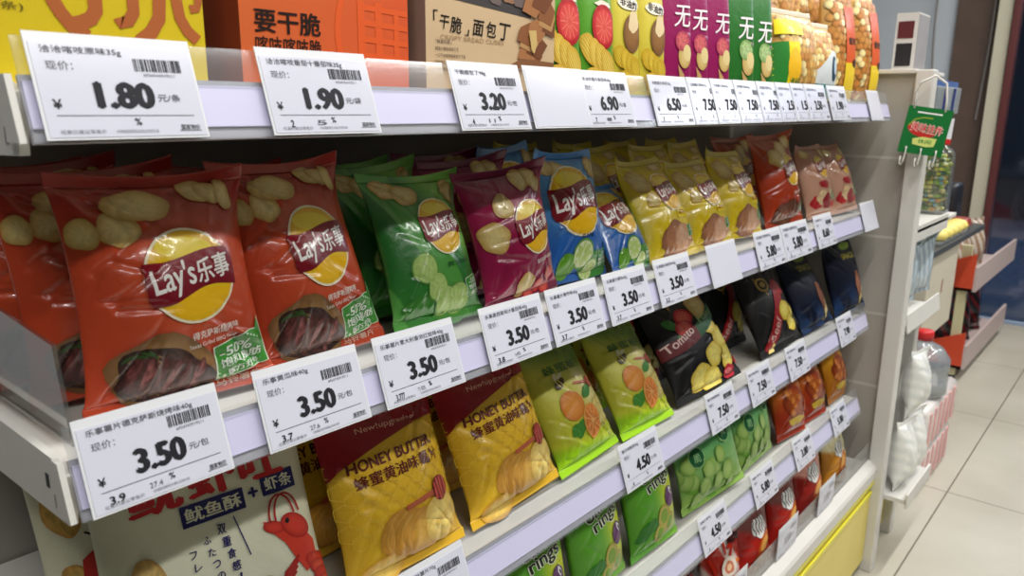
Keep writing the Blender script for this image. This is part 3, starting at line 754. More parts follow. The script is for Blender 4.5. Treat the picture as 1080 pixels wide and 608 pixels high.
struct('floor', MB().box(-1.5, 5.15, -3.0, 3.0, -.05, 0), floor_mat())
struct('floor_outside', MB().box(5.15, 10.5, -3.0, 3.0, -.06, -.01), mat('outside_paving', (140, 154, 174), rough=.45, tone_noise=.12))
struct('ceiling', MB().box(-1.5, 5.3, -3.0, 3.0, 2.9, 2.95), mat('ceiling_paint', (215, 215, 212), rough=.8))
struct('wall_back', MB().box(-1.5, 5.3, 2.0, 2.06, 0, 2.9), mat('back_wall_paint', (172, 176, 180), rough=.7))
struct('wall_blue', MB().box(5.3, 5.36, 1.10, 2.0, 0, 2.9), mat('pale_blue_paint', (186, 194, 202), rough=.7))
struct('wall_brown', MB().box(5.28, 5.36, .885, 1.10, 0, 2.9), mat('brown_board', (92, 74, 64), rough=.6, tone_noise=.2))
struct('trim_1', MB().box(5.22, 5.36, .812, .885, 0, 2.9, .004), mat('beige_paint', (196, 192, 170), rough=.6))
struct('trim_2', MB().box(5.20, 5.34, .775, .808, 0, 2.9, .004), mat('dark_red_frame', (92, 44, 44), rough=.4))
dg = clear_mat('door_glass', (150, 160, 175), .25, .10, (60, 74, 92))
struct('door_1', MB().box(5.26, 5.28, -.9, .772, .0, 2.9), dg)
struct('wall_far', MB().box(10.4, 10.5, -3.0, 3.0, 0, 3.0), mat('street_facade', (52, 62, 76), rough=.6, tone_noise=.4))
cables = MB()
for y0, amp in ((1.16, .05), (.93, -.02)):
    cables = MB().tube([(5.27, y0 + amp * math.sin(t * 2.2), 1.15 + .9 * t) for t in np.linspace(0, 1, 10)], .006)
    tag(cables.build('wall_cable', mat('cable_sheath', (128, 124, 122), rough=.6)), 'thin grey cable hanging down the pale blue wall' if y0 > 1 else 'thin grey cable hanging down the brown board wall', 'cable')

# ------------------------------------------------------------------ shelving
X0, X1 = .172, 1.955
SL = .33                                        # lean of the price rails
SH = dict(s1=(1.1765, .515), s2=(.929, .515), s3=(.680, .510), s4=(.461, .506))
DECK = {k: z + (.034 if k == 's1' else .026 if k == 's2' else .018) for k, (z, y) in SH.items()}
def rail_prof(zb, yb, a, b, t0, t1):
    """slanted strip between heights a and b above the rail foot, t0..t1 out from the rail plane"""
    f = lambda h, t: (yb + SL * h - t, zb + h + SL * t * .9)
    return [f(a, t0), f(a, t1), f(b, t1), f(b, t0)]
names = dict(s1=('topmost grey-white steel shelf carrying snack boxes and popcorn bags', 1), s2=('second shelf from the top, white steel, carrying red, green and yellow crisp bags', 2),
             s3=('third shelf from the top, white steel, carrying honey-butter and black crisp bags', 3), s4=('fourth shelf from the top, carrying green onion-ring bags', 4))
for k, (zb, yb) in SH.items():
    r = empty('gondola_shelf', (X0, yb, zb), names[k][0], 'shelf', 'steel shelves with lavender price rails')
    off = (X0, yb, zb)
    d = DECK[k]; y1 = .93
    MB().box(X0 + .004, X1 + .05, yb + .028, y1, d - .022, d).build('deck', M['white'], r, off=off)
    MB().prism(rail_prof(zb, yb, 0, .040, -.004, -.001) , X0, X1).build('price_rail', M['railm'], r, off=off)
    o = MB().prism(rail_prof(zb, yb, .008, .036, -.0009, .0008), X0 + .001, X1 - .001).build('paper_strip', M['lav'], r, off=off); o['label'] = 'lavender paper strip'
    MB().prism(rail_prof(zb, yb, .0, .008, -.001, .0035), X0, X1).build('rail_lip', M['acr'], r, off=off)
    o = MB().prism(rail_prof(zb, yb, .035, .062, .0, .0018), X0, X1).build('acrylic_guard', M['acr'], r, off=off); o['label'] = 'clear acrylic guard'
    # left end bracket: a folded steel cheek with two slots and a hook
    d = zb + .034
    pr = [(yb + .018, d - .042), (yb + .012, d - .004), (yb + .03, d + .002), (y1, d + .002), (y1, d - .03), (yb + .16, d - .046)]
    MB().prism(pr, X0 - .003, X0 + .003).build('bracket', M['white'], r, off=off)
    s_ = MB()
    for dy, dz in ((.045, -.018), (.032, -.03)): s_.box(X0 - .0036, X0 - .0028, yb + dy, yb + dy + .005, d + dz - .005, d + dz + .005)
    s_.build('bracket_slot', M['dark'], r, off=off)
    pr2 = [(yb + .002, d - .034), (yb + .014, d + .006), (yb + .024, d + .006), (yb + .024, d - .034)]
    MB().prism(pr2, X0 - .007, X0 - .003).build('end_cap', M['white'], r, off=off)

# side guard of clear acrylic standing on the second shelf
g = MB().prism([(.560, .9645), (.5745, 1.036), (.90, 1.06), (.90, .9645)], .186, .189).build('acrylic_divider', M['acrs'], off=(.187, .56, .9645))
tag(g, 'clear acrylic side divider standing at the left end of the second shelf', 'divider')
for i, (x, k, lb) in enumerate(((1.09, 's4', 'clear acrylic divider beside the wide green pea bag'), (.865 + .38, 's4', 'clear acrylic divider between the two green pea bags'))):
    pass

# gondola body: back panel, end panel, post and the yellow base
gr = empty('gondola_unit', (X0, .9, 0), 'grey and white gondola shelving frame with yellow base doors', 'shelving')
off = (X0, .9, 0)
MB().box(X0 - .02, 2.07, .935, .955, .0, 1.62).build('back_panel', M['grey'], gr, off=off)
ep = MB().box(2.035, 2.05, .49, .935, .30, 1.292).build('end_panel', M['grey'], gr, off=off)
for z in (1.088, .895, .70, .511):
    MB().box(2.0345, 2.0352, .492, .93, z - .0035, z + .0035).build('panel_seam', mat('seam_%d' % int(z * 1000), (186, 182, 174), rough=.5), ep)
    gr.children[-1]
for o in [c for c in ep.children]: o.location = (-X0, -.9, 0)
MB().box(2.02, 2.062, .452, .49, 0, 1.292, .003).build('post', M['white'], gr, off=off)
MB().box(2.02, 2.30, .49, .93, 1.284, 1.294, .002).build('top_cap', M['white'], gr, off=off)
MB().prism([(.468, .270), (.468, .296), (.472, .303), (.488, .316), (.50, .316), (.50, .270)], X0, 2.02).build('base_trim', M['white'], gr, off=off)
MB().box(X0, 2.02, .50, .93, .233, .245).build('base_deck', M['white'], gr, off=off)
MB().box(X0, 2.02, .470, .50, .254, .270).build('yellow_rail', M['yedge'], gr, off=off)
for i, (a, b) in enumerate(((X0, .78), (.784, 1.40), (1.404, 2.018))):
    dr = MB().box(a, b, .474, .50, .03, .232, .002).build('base_door', M['yellow'], gr, off=off)
    e = MB().box(a, b, .4715, .477, .222, .2335).build('door_edge', M['yedge'], dr, off=off)
MB().box(X0, 2.02, .505, .92, 0, .03).build('plinth', M['dark'], gr, off=off)
lip = MB().box(X0, 2.016, .490, .4925, .3175, .364)
tag(lip.build('acrylic_lip', M['frost'], off=(X0, .49, .316)), 'hazy acrylic guard strip along the front of the lowest deck', 'guard')

# ------------------------------------------------------------------ price tags
CH = lambda n, c=(38, 38, 44): c
def price_tag(x, zb, yb, title, price, unit, low, low2, label, lift=.0, blank=False, w=.1025, h=.067, faint=False, dz=0., lean=True):
    r = empty('price_tag', (x, yb, zb + dz), label, 'price tag', 'paper price tags along the shelf rails')
    r.rotation_euler = (-math.atan(SL) if lean else 0, 0, 0)
    y = -(.0052 + lift)
    MB().box(0, w, y, y + .0008, 0, h).build('sleeve', M['sleeve'], r)
    pp = MB().box(.002, w - .0015, y - .0004, y, .0015, h * (.90 if not blank else .93)).build('paper', M['paper'], r)
    if blank: return r
    A = Art(w, h); k = w / h; ink = (34, 34, 40) if not faint else (176, 176, 180); gy = (88, 88, 96) if not faint else (190, 190, 194)
    X = lambda f: f
    A.text('printing', title, .07 + .026 * len(title), .835, min(.052 * len(title), .80), .052, gy, 1, bold=.012)
    A.text('printing', '现价：', .16, .69, .15, .055, gy, 1)
    A.text('printing', '¥', .10, .33, .05, .06, ink, 1, bold=.02)
    A.text('printing', price, .505, .42, .365, .172, ink, 1, bold=.085)
    A.text('printing', unit, .78, .40, .15, .05, gy, 1, bold=.01)
    A.rect('printing', .08, .222, .92, .228, gy, 1)
    A.text('printing', low, .17, .125, .10 if len(low) > 1 else .03, .055, ink, 1, bold=.04)
    A.text('printing', '优惠价建议零售价', .21, .072, .26, .026, (120, 120, 128), 1)
    if low2: A.text('printing', low2, .43, .135, .09, .036, gy, 1)
    A.text('printing', '%', .545, .165, .04, .045, ink, 1, bold=.02)
    A.text('printing', '价格随促销变动请以实物为准', .53, .072, .26, .022, (120, 120, 128), 1)
    A.text('printing', '国家物价', .88, .105, .13, .036, ink, 1, bold=.015)
    A.rect('printing', .80, .068, .95, .074, gy, 1)
    rg = random.Random(int(x * 1000)); q = .60
    while q < .905:
        b_ = rg.choice((.005, .008, .012)); A.rect('barcode', q, .66, q + b_, .785, ink, 1); q += b_ + rg.choice((.004, .006, .009))
    A.text('barcode', '6924743919211', .75, .625, .2, .02, gy, 1)
    A.build(Flat(y - .0004), pp, M['ink'], hmax=1)
    return r

z1, y1_ = SH['s1']; z2, y2_ = SH['s2']; z3, y3_ = SH['s3']; z4, y4_ = SH['s4']
price_tag(.1775, z1, y1_, '洽洽喀吱原味35g', '1.80', '元/条', '', '', 'white price tag reading 1.80, large, at the left end of the top shelf')
price_tag(.331, z1, y1_, '洽洽喀吱番茄十番茄味35g', '1.90', '元/袋', '2', '5', 'white price tag reading 1.90 below the orange snack box')
price_tag(.5306, z1, y1_, '干脆面包丁98g', '3.20', '元/包', '4', '11', 'white price tag reading 3.20 below the kraft-brown box')
price_tag(.639, z1, y1_, '', '', '', '', '', 'blank white price card between the 3.20 and 6.90 tags', lift=.001, blank=True)
price_tag(.736, z1, y1_, '非油炸薯片番茄味68g', '6.90', '元/盒', '7', '1', 'white price tag reading 6.90 below the tomato crisp packets')
seq = [(.890, '6.50', 'white price tag reading 6.50 below the yellow avocado crisp packets'), (.991, '7.50', 'white price tag reading 7.50 right after the 6.50 tag'),
       (1.059, '7.50', 'white price tag reading 7.50 below the middle of the magenta packets'), (1.133, '7.50', 'white price tag reading 7.50 below the last magenta packet'),
       (1.214, '7.50', 'white price tag reading 7.50 below the green crisp packets'), (1.287, '2.50', 'white tag reading 2.50 just left of the 1.50 tag'),
       (1.349, '1.50', 'white price tag reading 1.50 under the yellow popcorn bag'), (1.409, '2.50', 'white tag reading 2.50 just right of the 1.50 tag'),
       (1.522, '1.90', 'last printed price tag on the top shelf, reading 1.90')]
for i, (x, p, lb) in enumerate(seq):
    price_tag(x, z1, y1_, '无限薯片原味50g', p, '元/袋', '7', '', lb, lift=.0012 * i)
price_tag(1.795, z1, y1_, '', '', '', '', '', 'small blank white card near the right end of the top shelf rail', blank=True, w=.085)
s2t = [(.1765, '乐事薯片德克萨斯烧烤味40g', '3.50', '3.9', '27.4', 'largest white price tag, reading 3.50, at the left end of the second shelf'),
       (.310, '乐事黄瓜味40g', '3.50', '3.7', '27.6', 'white price tag reading 3.50 under the second red steak crisp bag'),
       (.431, '乐事薯片意大利香浓红烩味40g', '3.50', '3.777', '71.92%', 'white price tag reading 3.50 under the green cucumber crisp bag'),
       (.573, '乐事墨西哥鸡汁番茄味40g', '3.50', '3.8', '4.40%', 'white price tag reading 3.50 under the magenta crisp bag'),
       (.685, '乐事薯片青柠味40g', '3.50', '3.7', '', 'white price tag reading 3.50 under the blue lime crisp bag'),
       (.802, '乐事薯片原味40g', '3.50', '3.7', '', 'white price tag reading 3.50 right of the one under the blue lime bag'),
       (.927, '乐事薯片鲜虾味40g', '3.50', '3.2', '', 'white price tag reading 3.50, the last before the blank card on the second shelf')]
for x, t, p, l1, l2, lb in s2t: price_tag(x, z2, y2_, t, p, '元/包', l1, l2, lb)
price_tag(1.085, z2, y2_, '', '', '', '', '', 'blank white price card below the yellow crisp bags on the second shelf', blank=True)
price_tag(1.261, z2, y2_, '乐事薯片烤鸡味70g', '5.80', '元/包', '5', '', 'white price tag reading 5.80 right after the blank card on the second shelf', w=.115)
price_tag(1.378, z2, y2_, '乐事薯片烧烤味70g', '5.80', '元/包', '5', '', 'white price tag reading 5.80 under the dark red roast crisp bag', w=.13)
price_tag(1.545, z2, y2_, '乐事薯片70g', '8.60', '元/包', '8', '', 'white price tag reading 8.60 under the pink bacon crisp bags')
price_tag(1.84, z2, y2_, '', '', '', '', '', 'blank white card at the right end of the second shelf rail', blank=True)
price_tag(.438, z3, y3_, '蜂蜜黄油味薯片70g', '4.50', '元/包', '4', '', 'white price tag cut off by the bottom edge, under the honey-butter bag')
s3t = [(.849, '4.50', 'white price tag reading 4.50 alone on the bare rail below the orange crisp bags'), (1.107, '7.50', 'white price tag reading 7.50 under the black tomato crisp bag'),
       (1.266, '7.50', 'white price tag reading 7.50, second of three on the third shelf'), (1.445, '7.50', 'white price tag reading 7.50 under the black and red crisp bag'), (1.741, '7.90', 'white price tag reading 7.90 at the right end of the third shelf')]
for x, p, lb in s3t: price_tag(x, z3, y3_, '薯片特惠装90g', p, '元/包', p[0], '', lb)
s4t = [(1.104, '4.50', 'white price tag reading 4.50 on the fourth shelf under the pea bag'), (1.316, '5.80', 'white price tag reading 5.80 on the fourth shelf, above the red snack bags'),
       (1.523, '3.80', 'white price tag reading 3.80 on the fourth shelf under the orange snack bags'), (1.753, '5.80', 'white price tag reading 5.80 at the right end of the fourth shelf')]
for x, p, lb in s4t: price_tag(x, z4, y4_, '香脆小食70g', p, '元/包', p[0], '', lb)
for x, lb in ((1.15, 'pale faded price card in the lowest acrylic guard, beside the chilli bag'), (1.40, 'pale faded price card in the middle of the lowest acrylic guard'), (1.63, 'pale faded price card at the right end of the lowest acrylic guard')):
    price_tag(x, .320, .491, '小食', '3.50', '元', '3', '', lb, faint=True, lean=False, h=.068)

# ------------------------------------------------------------------ bags on the shelves
def put(o, x, y, z, yaw=0, tilt=15, roll=0, sx=1., sz=1., label=None, group=None, cat='crisp bag'):
    o.rotation_mode = 'YXZ'; o.location = (x, y, z + abs(math.sin(R(roll))) * .08 * sx + .0055); o.rotation_euler = (R(-tilt), R(roll), R(yaw)); o.scale = (sx, (sx + sz) / 2, sz)
    tag(o, label, cat, group); return o
D1, D2, D3, D4, D5 = DECK['s1'], DECK['s2'], DECK['s3'], DECK['s4'], .245
G2 = 'crisp bags on the second shelf'
def family(proto, group, *rows):
    """first row places the first bag, the others place copies of it and its parts"""
    for i, rw in enumerate(rows):
        o = proto if i == 0 else copy_tree(proto)
        lb = rw[-1]; put(o, *rw[:-1], label=lb, group=group)

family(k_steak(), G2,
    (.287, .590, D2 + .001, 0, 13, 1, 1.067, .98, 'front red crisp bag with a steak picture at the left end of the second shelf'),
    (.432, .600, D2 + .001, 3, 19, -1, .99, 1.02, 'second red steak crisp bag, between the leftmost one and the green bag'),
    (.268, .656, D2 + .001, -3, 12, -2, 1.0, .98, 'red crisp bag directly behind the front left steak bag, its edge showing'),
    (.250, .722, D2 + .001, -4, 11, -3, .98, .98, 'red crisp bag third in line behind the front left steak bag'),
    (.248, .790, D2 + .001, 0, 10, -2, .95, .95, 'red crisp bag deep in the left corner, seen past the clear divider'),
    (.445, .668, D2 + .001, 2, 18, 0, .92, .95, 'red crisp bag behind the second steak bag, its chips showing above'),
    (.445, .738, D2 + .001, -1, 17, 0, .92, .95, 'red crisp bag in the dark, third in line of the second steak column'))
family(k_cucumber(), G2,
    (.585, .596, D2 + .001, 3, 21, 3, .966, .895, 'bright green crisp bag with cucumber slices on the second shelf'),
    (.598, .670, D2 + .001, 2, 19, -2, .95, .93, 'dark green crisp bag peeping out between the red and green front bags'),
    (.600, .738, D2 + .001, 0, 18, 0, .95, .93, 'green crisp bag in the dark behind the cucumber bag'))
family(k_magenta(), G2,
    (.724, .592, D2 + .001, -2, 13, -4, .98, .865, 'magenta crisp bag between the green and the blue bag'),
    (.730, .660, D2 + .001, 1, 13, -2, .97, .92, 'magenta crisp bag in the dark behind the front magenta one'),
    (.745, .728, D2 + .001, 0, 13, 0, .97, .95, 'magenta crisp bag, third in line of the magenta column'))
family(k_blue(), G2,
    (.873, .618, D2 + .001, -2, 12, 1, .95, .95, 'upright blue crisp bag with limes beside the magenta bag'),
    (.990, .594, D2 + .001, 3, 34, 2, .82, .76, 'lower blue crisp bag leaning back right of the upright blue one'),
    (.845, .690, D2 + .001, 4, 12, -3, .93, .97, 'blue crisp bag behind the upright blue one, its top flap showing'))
family(k_yellow(), G2,
    (1.103, .587, D2 + .001, -3, 29, -2, .97, .92, 'yellow crisp bag, leftmost of the three in the front row'),
    (1.246, .592, D2 + .001, -5, 27, -2, .97, .85, 'yellow crisp bag, middle one of the three in the front row'),
    (1.390, .598, D2 + .001, -3, 24, 2, .96, .90, 'yellow crisp bag, rightmost of the three, beside the dark red bag'),
    (1.110, .690, D2 + .001, 0, 22, -2, .97, .97, 'yellow crisp bag standing in the dark behind the leftmost yellow one'),
    (1.242, .672, D2 + .001, -2, 22, 1, .97, .97, 'yellow crisp bag in the dark behind the middle yellow one'),
    (1.392, .680, D2 + .001, 0, 21, -1, .97, .97, 'yellow crisp bag in the dark behind the rightmost yellow one'),
    (.995, .800, D2 + .001, 2, 14, 2, .9, .95, 'yellow crisp bag in the dark right of the blue bags'),
    (1.125, .762, D2 + .001, 2, 18, 1, .95, .97, 'yellow crisp bag, third in line of the left yellow column'),
    (1.275, .755, D2 + .001, 2, 18, -1, .95, .97, 'yellow crisp bag, third in line of the middle yellow column'),
    (1.42, .755, D2 + .001, -2, 18, 0, .95, .97, 'yellow crisp bag, third in line of the right yellow column'))
family(k_roast(), G2,
    (1.592, .602, D2 + .001, -9, 16, -3, 1.0, 1.0, 'tall dark red roast crisp bag between yellow and pink bags'),
    (1.590, .692, D2 + .001, -4, 15, 0, 1.0, .97, 'dark red crisp bag hidden in the dark behind the tall roast bag'))
family(k_bacon(), G2,
    (1.785, .592, D2 + .001, -8, 19, -1, .92, .87, 'pink bacon crisp bag right of the tall dark red bag'),
    (1.925, .582, D2 + .001, -7, 22, -2, .84, .87, 'pink bacon crisp bag, the last on the second shelf'),
    (1.80, .672, D2 + .001, -2, 18, 0, .95, .95, 'pink crisp bag behind the two front bacon bags'))

G3 = 'crisp bags on the third shelf'
sb = k_shrimp(); put(sb, .314, .600, D3 + .002, -9, 24, 1, 1.0, .97, 'cream snack bag with a red crayfish and navy lettering at lower left', G3, 'snack bag')
put(k_shrimp(True), .300, .685, D3 + .004, -4, 24, 0, 1.0, 1.0, 'cream snack bag half hidden behind the one with the crayfish', G3, 'snack bag')
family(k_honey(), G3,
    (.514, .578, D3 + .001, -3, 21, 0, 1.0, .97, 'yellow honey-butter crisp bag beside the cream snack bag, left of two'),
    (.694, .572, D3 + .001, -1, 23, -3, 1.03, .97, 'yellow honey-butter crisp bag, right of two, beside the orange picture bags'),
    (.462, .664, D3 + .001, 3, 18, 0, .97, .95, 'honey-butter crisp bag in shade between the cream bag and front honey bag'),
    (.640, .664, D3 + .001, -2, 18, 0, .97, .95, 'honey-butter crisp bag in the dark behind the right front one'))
family(k_orange(), G3,
    (.860, .574, D3 + .001, 1, 32, -2, .97, .92, 'lime green crisp bag with orange slices half behind the honey-butter bag'),
    (1.022, .574, D3 + .001, -2, 33, 0, .97, .90, 'lime green crisp bag with an orange half beside the black bag'),
    (.975, .674, D3 + .001, 0, 18, 0, .97, .94, 'lime green crisp bag in the dark behind the front orange pair'))
family(k_tomato(), G3,
    (1.232, .572, D3 + .001, -7, 34, -4, 1.14, .93, 'black crisp bag with a Tomato banner and yellow crisps'),
    (1.155, .672, D3 + .001, 2, 22, 2, .95, .93, 'black crisp bag behind, between the orange bag and the Tomato bag'),
    (1.33, .670, D3 + .001, -2, 20, 0, .95, .93, 'black crisp bag in the dark behind the Tomato bag'))
family(k_blackred(), G3,
    (1.56, .572, D3 + .001, -7, 28, -4, 1.03, .93, 'black crisp bag with a red diagonal band and gold ornament'),
    (1.50, .662, D3 + .001, 0, 20, 0, 1.0, .93, 'black crisp bag in the dark behind the red banded one'))
family(k_navy(), G3,
    (1.775, .572, D3 + .001, -6, 28, -4, 1.0, .95, 'navy blue crisp bag beside the black and red one'),
    (1.955, .556, D3 + .001, -9, 17, -5, .97, .96, 'navy blue crisp bag at the right end of the third shelf'))

G4 = 'snack bags on the fourth shelf'
family(k_onion(), G4,
    (.732, 0.562, D4 + .001, -4, 14, 3, .93, .92, 'green onion-ring bag, leftmost, cut by the bottom edge of the photo'),
    (.887, 0.566, D4 + .001, 2, 12, -1, 1.0, .92, 'green onion-ring bag, middle one of three with a purple onion'),
    (1.043, 0.564, D4 + .001, -2, 14, 0, 1.0, .92, 'green onion-ring bag, right one of three, under the 4.50 tag'))
family(k_pea(), G4,
    (1.262, 0.564, D4 + .001, -9, 17, -4, .98, 1.0, 'wide pale green pea snack bag with round dark green seals'),
    (1.468, 0.572, D4 + .001, 2, 15, 0, .90, 1.02, 'pale green pea snack bag, right one, beside the orange-red bag'))
family(k_crispy(), G4,
    (1.640, 0.562, D4 + .001, -5, 17, 2, 1.0, .98, 'orange-red crispy snack bag, leftmost of the orange ones'),
    (1.782, 0.562, D4 + .001, -4, 19, 0, 1.0, .98, 'orange-red crispy snack bag, second of the orange ones'))
family(k_crispy((196, 120, 24), (224, 160, 36), 28), G4,
    (1.845, .640, D4 + .001, -4, 15, 2, .95, .98, 'golden orange snack bag behind the second orange-red one'),
    (1.945, 0.563, D4 + .001, 0, 17, 1, .92, .98, 'golden orange snack bag at the right end of the fourth shelf'))

G5 = 'snack bags on the lowest deck'
family(k_chilli(), G5,
    (1.273, .540, D5 + .001, -6, 9, 3, .96, .95, 'red and white chilli snack bag at the bottom edge of the photo'),
    (1.12, .545, D5 + .001, 0, 9, 0, .96, .95, 'red and white chilli snack bag left of the one at the photo edge'))
family(k_swirl(), G5,
    (1.405, .535, D5 + .001, -4, 9, 4, .95, .93, 'red snack bag with black swirl lettering, beside the chilli bag'),
    (1.567, .535, D5 + .001, -3, 9, 1, .97, .95, 'dark red snack bag with black swirl lettering, middle of the deck'))
family(k_swirl((214, 156, 138), (150, 36, 30), (206, 110, 60), 35), G5,
    (1.723, .535, D5 + .001, -5, 9, 1, 1.0, .98, 'pink topped snack bag with swirl lettering on the lowest deck'))
family(k_swirl((222, 214, 170), (196, 132, 40), (226, 150, 60), 37), G5,
    (1.905, .535, D5 + .001, -3, 9, 0, .96, .98, 'cream topped snack bag at the right end of the lowest deck'))

# ------------------------------------------------------------------ boxes and packets on the top shelf
G1 = 'snack packs on the top shelf'
ZB = D1 + .001
def carton(name, x0, x1, y0, depth, h, paint, label, art=None, sidecol=None, flap=None):
    r = empty(name, (x0, y0, ZB), label, 'snack box', G1); W = x1 - x0
    n = 20; V = []; F = []; col = []
    # front face as a grid, so that the print can shade, then the other five faces
    for j in range(n + 1):
        for i in range(n + 1): V.append((W * i / n, 0, h * j / n))
    g = np.array(V); col = list(paint(g[:, 0] / W, g[:, 2] / h))
    for j in range(n):
        for i in range(n): a = j * (n + 1) + i; F.append((a, a + 1, a + n + 2, a + n + 1))
    sc = sidecol if sidecol is not None else col[0]
    def quad(ps):
        b = len(V); V.extend(ps); F.append((b, b + 1, b + 2, b + 3)); col.extend([np.asarray(sc, float)] * 4)
    quad([(0, depth, 0), (0, 0, 0), (0, 0, h), (0, depth, h)]); quad([(W, 0, 0), (W, depth, 0), (W, depth, h), (W, 0, h)])
    quad([(W, depth, 0), (0, depth, 0), (0, depth, h), (W, depth, h)]); quad([(0, 0, h), (W, 0, h), (W, depth, h), (0, depth, h)]); quad([(0, depth, 0), (W, depth, 0), (W, 0, 0), (0, 0, 0)])
    bb = mesh_obj('box_body', V, F, M['card'], r, col=np.array(col))
    A = Art(W, h); art(A, W, h)
    A.build(Flat(0), bb, M['ink'], hmax=.05)
    return r
def fx(W): return lambda m: m / W

def art_yellow(A, W, h):
    BR = (176, 98, 52)
    X = lambda x: (x - .1765) / W; Z = lambda z: (z - ZB) / h
    def st(pts, w=.0115):
        pts = [(min(x, .3155 - w / 2), z) for x, z in pts]; A.line('big_lettering', [(X(x), Z(z)) for x, z in pts], w / W, BR, 2)
    arc = lambda cx, cz, rx, rz, a0, a1, n=14: [(cx + rx * math.cos(R(a)), cz + rz * math.sin(R(a))) for a in np.linspace(a0, a1, n)]
    st([(.2085, 1.28), (.2126, 1.265), (.2164, 1.2578), (.2219, 1.2505), (.2262, 1.2461), (.2326, 1.2435)], .009)
    st([(.2388, 1.285), (.2388, 1.2677), (.2387, 1.261), (.2350, 1.2555), (.2290, 1.2525), (.2220, 1.2505)], .0095)
    st([(.2645, 1.285), (.2643, 1.2703), (.2641, 1.2621), (.2602, 1.2561), (.2549, 1.2544), (.2538, 1.2578)], .0085)
    st([(.2834, 1.285), (.2832, 1.2722), (.282, 1.2599), (.2756, 1.2497), (.2662, 1.2423)], .0095)
    st([(.2955, 1.285), (.2959, 1.2735), (.2976, 1.2613), (.3026, 1.2524), (.3101, 1.2461)], .0085)
    st([(.3125, 1.285), (.3125, 1.2733), (.3112, 1.2692), (.3057, 1.2681)], .0060)
    A.text('lettering', '脂肪酸', X(.1925), Z(1.270), .026 / W, .0085 / W, (40, 38, 20), 2, bold=.03); A.text('lettering', '(条)', X(.1865), Z(1.259), .016 / W, .006 / W, (90, 80, 30), 2)
carton('snack_box', .1765, .316, .572, .16, .155, lambda x, z: mixc((214, 190, 26), (206, 178, 22), z), 'bright yellow snack box with brown characters at the left of the top shelf', art_yellow)
def art_orange(A, W, h):
    X = lambda x: (x - .3445) / W; Z = lambda z: (z - ZB) / h; bk = (36, 22, 18); OR = (222, 92, 40)
    A.text('lettering', '要干脆', X(.3885), Z(1.2655), .063 / W, .0185 / W, bk, 2, bold=.03); A.text('lettering', '喀吱喀吱脆', X(.3885), Z(1.2465), .063 / W, .0145 / W, bk, 2, bold=.012)
    for r_ in (.075, .066): pass
    arc = [(X(.49 + .052 * math.cos(R(a))), Z(1.262 + .06 * math.sin(R(a)))) for a in np.linspace(118, 206, 16)]
    A.line('pattern_print', arc, .006 / W, OR, 1)
    for a, b, w in (((.464, 1.29), (.464, 1.235), .008), ((.484, 1.29), (.484, 1.235), .008), ((.505, 1.285), (.505, 1.235), .006)): A.line('pattern_print', [(X(a[0]), Z(a[1])), (X(b[0]), Z(b[1]))], w / W, OR, 1)
    for z in (1.285, 1.272, 1.258, 1.244): A.line('pattern_print', [(X(.464), Z(z)), (X(.5185), Z(z - .002))], .005 / W, OR, 1)
carton('snack_box', .3445, .5195, .570, .16, .150, lambda x, z: mixc((206, 98, 44), (212, 84, 36), x), 'orange snack box with black characters beside the yellow box', art_orange, sidecol=(120, 44, 22))  # sides darker than the front: the shaded face is put into the colour
def art_kraft(A, W, h):
    X = lambda x: (x - .5405) / W; Z = lambda z: (z - ZB) / h; bk = (30, 24, 20)
    A.poly('picture_print', [(X(.578), Z(1.303)), (X(.700), Z(1.295)), (X(.708), Z(1.33)), (X(.578), Z(1.33))], (70, 66, 66), 1)
    for i in range(5): A.disc('picture_print', X(.60 + .02 * i), Z(1.312 + .003 * (i % 2)), .011 / W, .008 / W, (150, 110, 84) if i % 2 else (110, 96, 92), 2 + i, wob=.2, seed=i)
    A.text('lettering', '「', X(.5535), Z(1.286), .006 / W, .010 / W, bk, 2, bold=.01)
    for i, (c, x, z, s_) in enumerate((('干', .5655, 1.2805, .013), ('脆', .582, 1.279, .016), ('」', .5975, 1.273, .006), ('面', .6145, 1.2785, .016), ('包', .6345, 1.2785, .016), ('丁', .6555, 1.2775, .018))):
        A.text('lettering', c, X(x), Z(z), s_ / W, s_ * .98 / W, bk, 2, rot=-3, shear=.12, bold=.016)
    A.text('lettering', 'CRISPY BREAD CUBES', X(.607), Z(1.2665), .095 / W, .0045 / W, (170, 140, 104), 2)
    for i, t in enumerate(('「酥香松脆」', '精选小麦粉烘焙工艺', '一口下去香酥脆爽停不下来', '配咖啡牛奶都美味的点心', '净含量98克')): A.text('lettering', t, X(.5545 + .0016 * len(t)), Z(1.262 - .0065 * i), .0036 * len(t) / W, .0036 / W, (84, 66, 50), 2)
    rg = random.Random(4)
    for i in range(11):
        x, z = .69 + rg.uniform(0, .05), 1.252 + .0062 * i; c = [(140, 88, 54), (166, 112, 70), (118, 70, 44), (184, 140, 90)][i % 4]
        A.poly('picture_print', [(X(min(x + dx, .742)), Z(z + dz)) for dx, dz in ((-.018, -.006), (.006, -.012), (.02, .004), (.004, .014), (-.012, .008))], c, 3 + i)
    A.poly('picture_print', [(X(.694), Z(1.282)), (X(.707), Z(1.283)), (X(.709), Z(1.268)), (X(.704), Z(1.258)), (X(.699), Z(1.262))], (206, 176, 112), 16)
    A.poly('picture_print', [(X(.664), Z(1.244)), (X(.684), Z(1.252)), (X(.742), Z(1.250)), (X(.742), Z(1.238)), (X(.66), Z(1.238))], (132, 88, 56), 5)
carton('snack_box', .5405, .7435, .568, .16, .15, const((206, 178, 140)), 'kraft brown box of bread cubes with brush lettering', art_kraft, sidecol=(150, 120, 104))

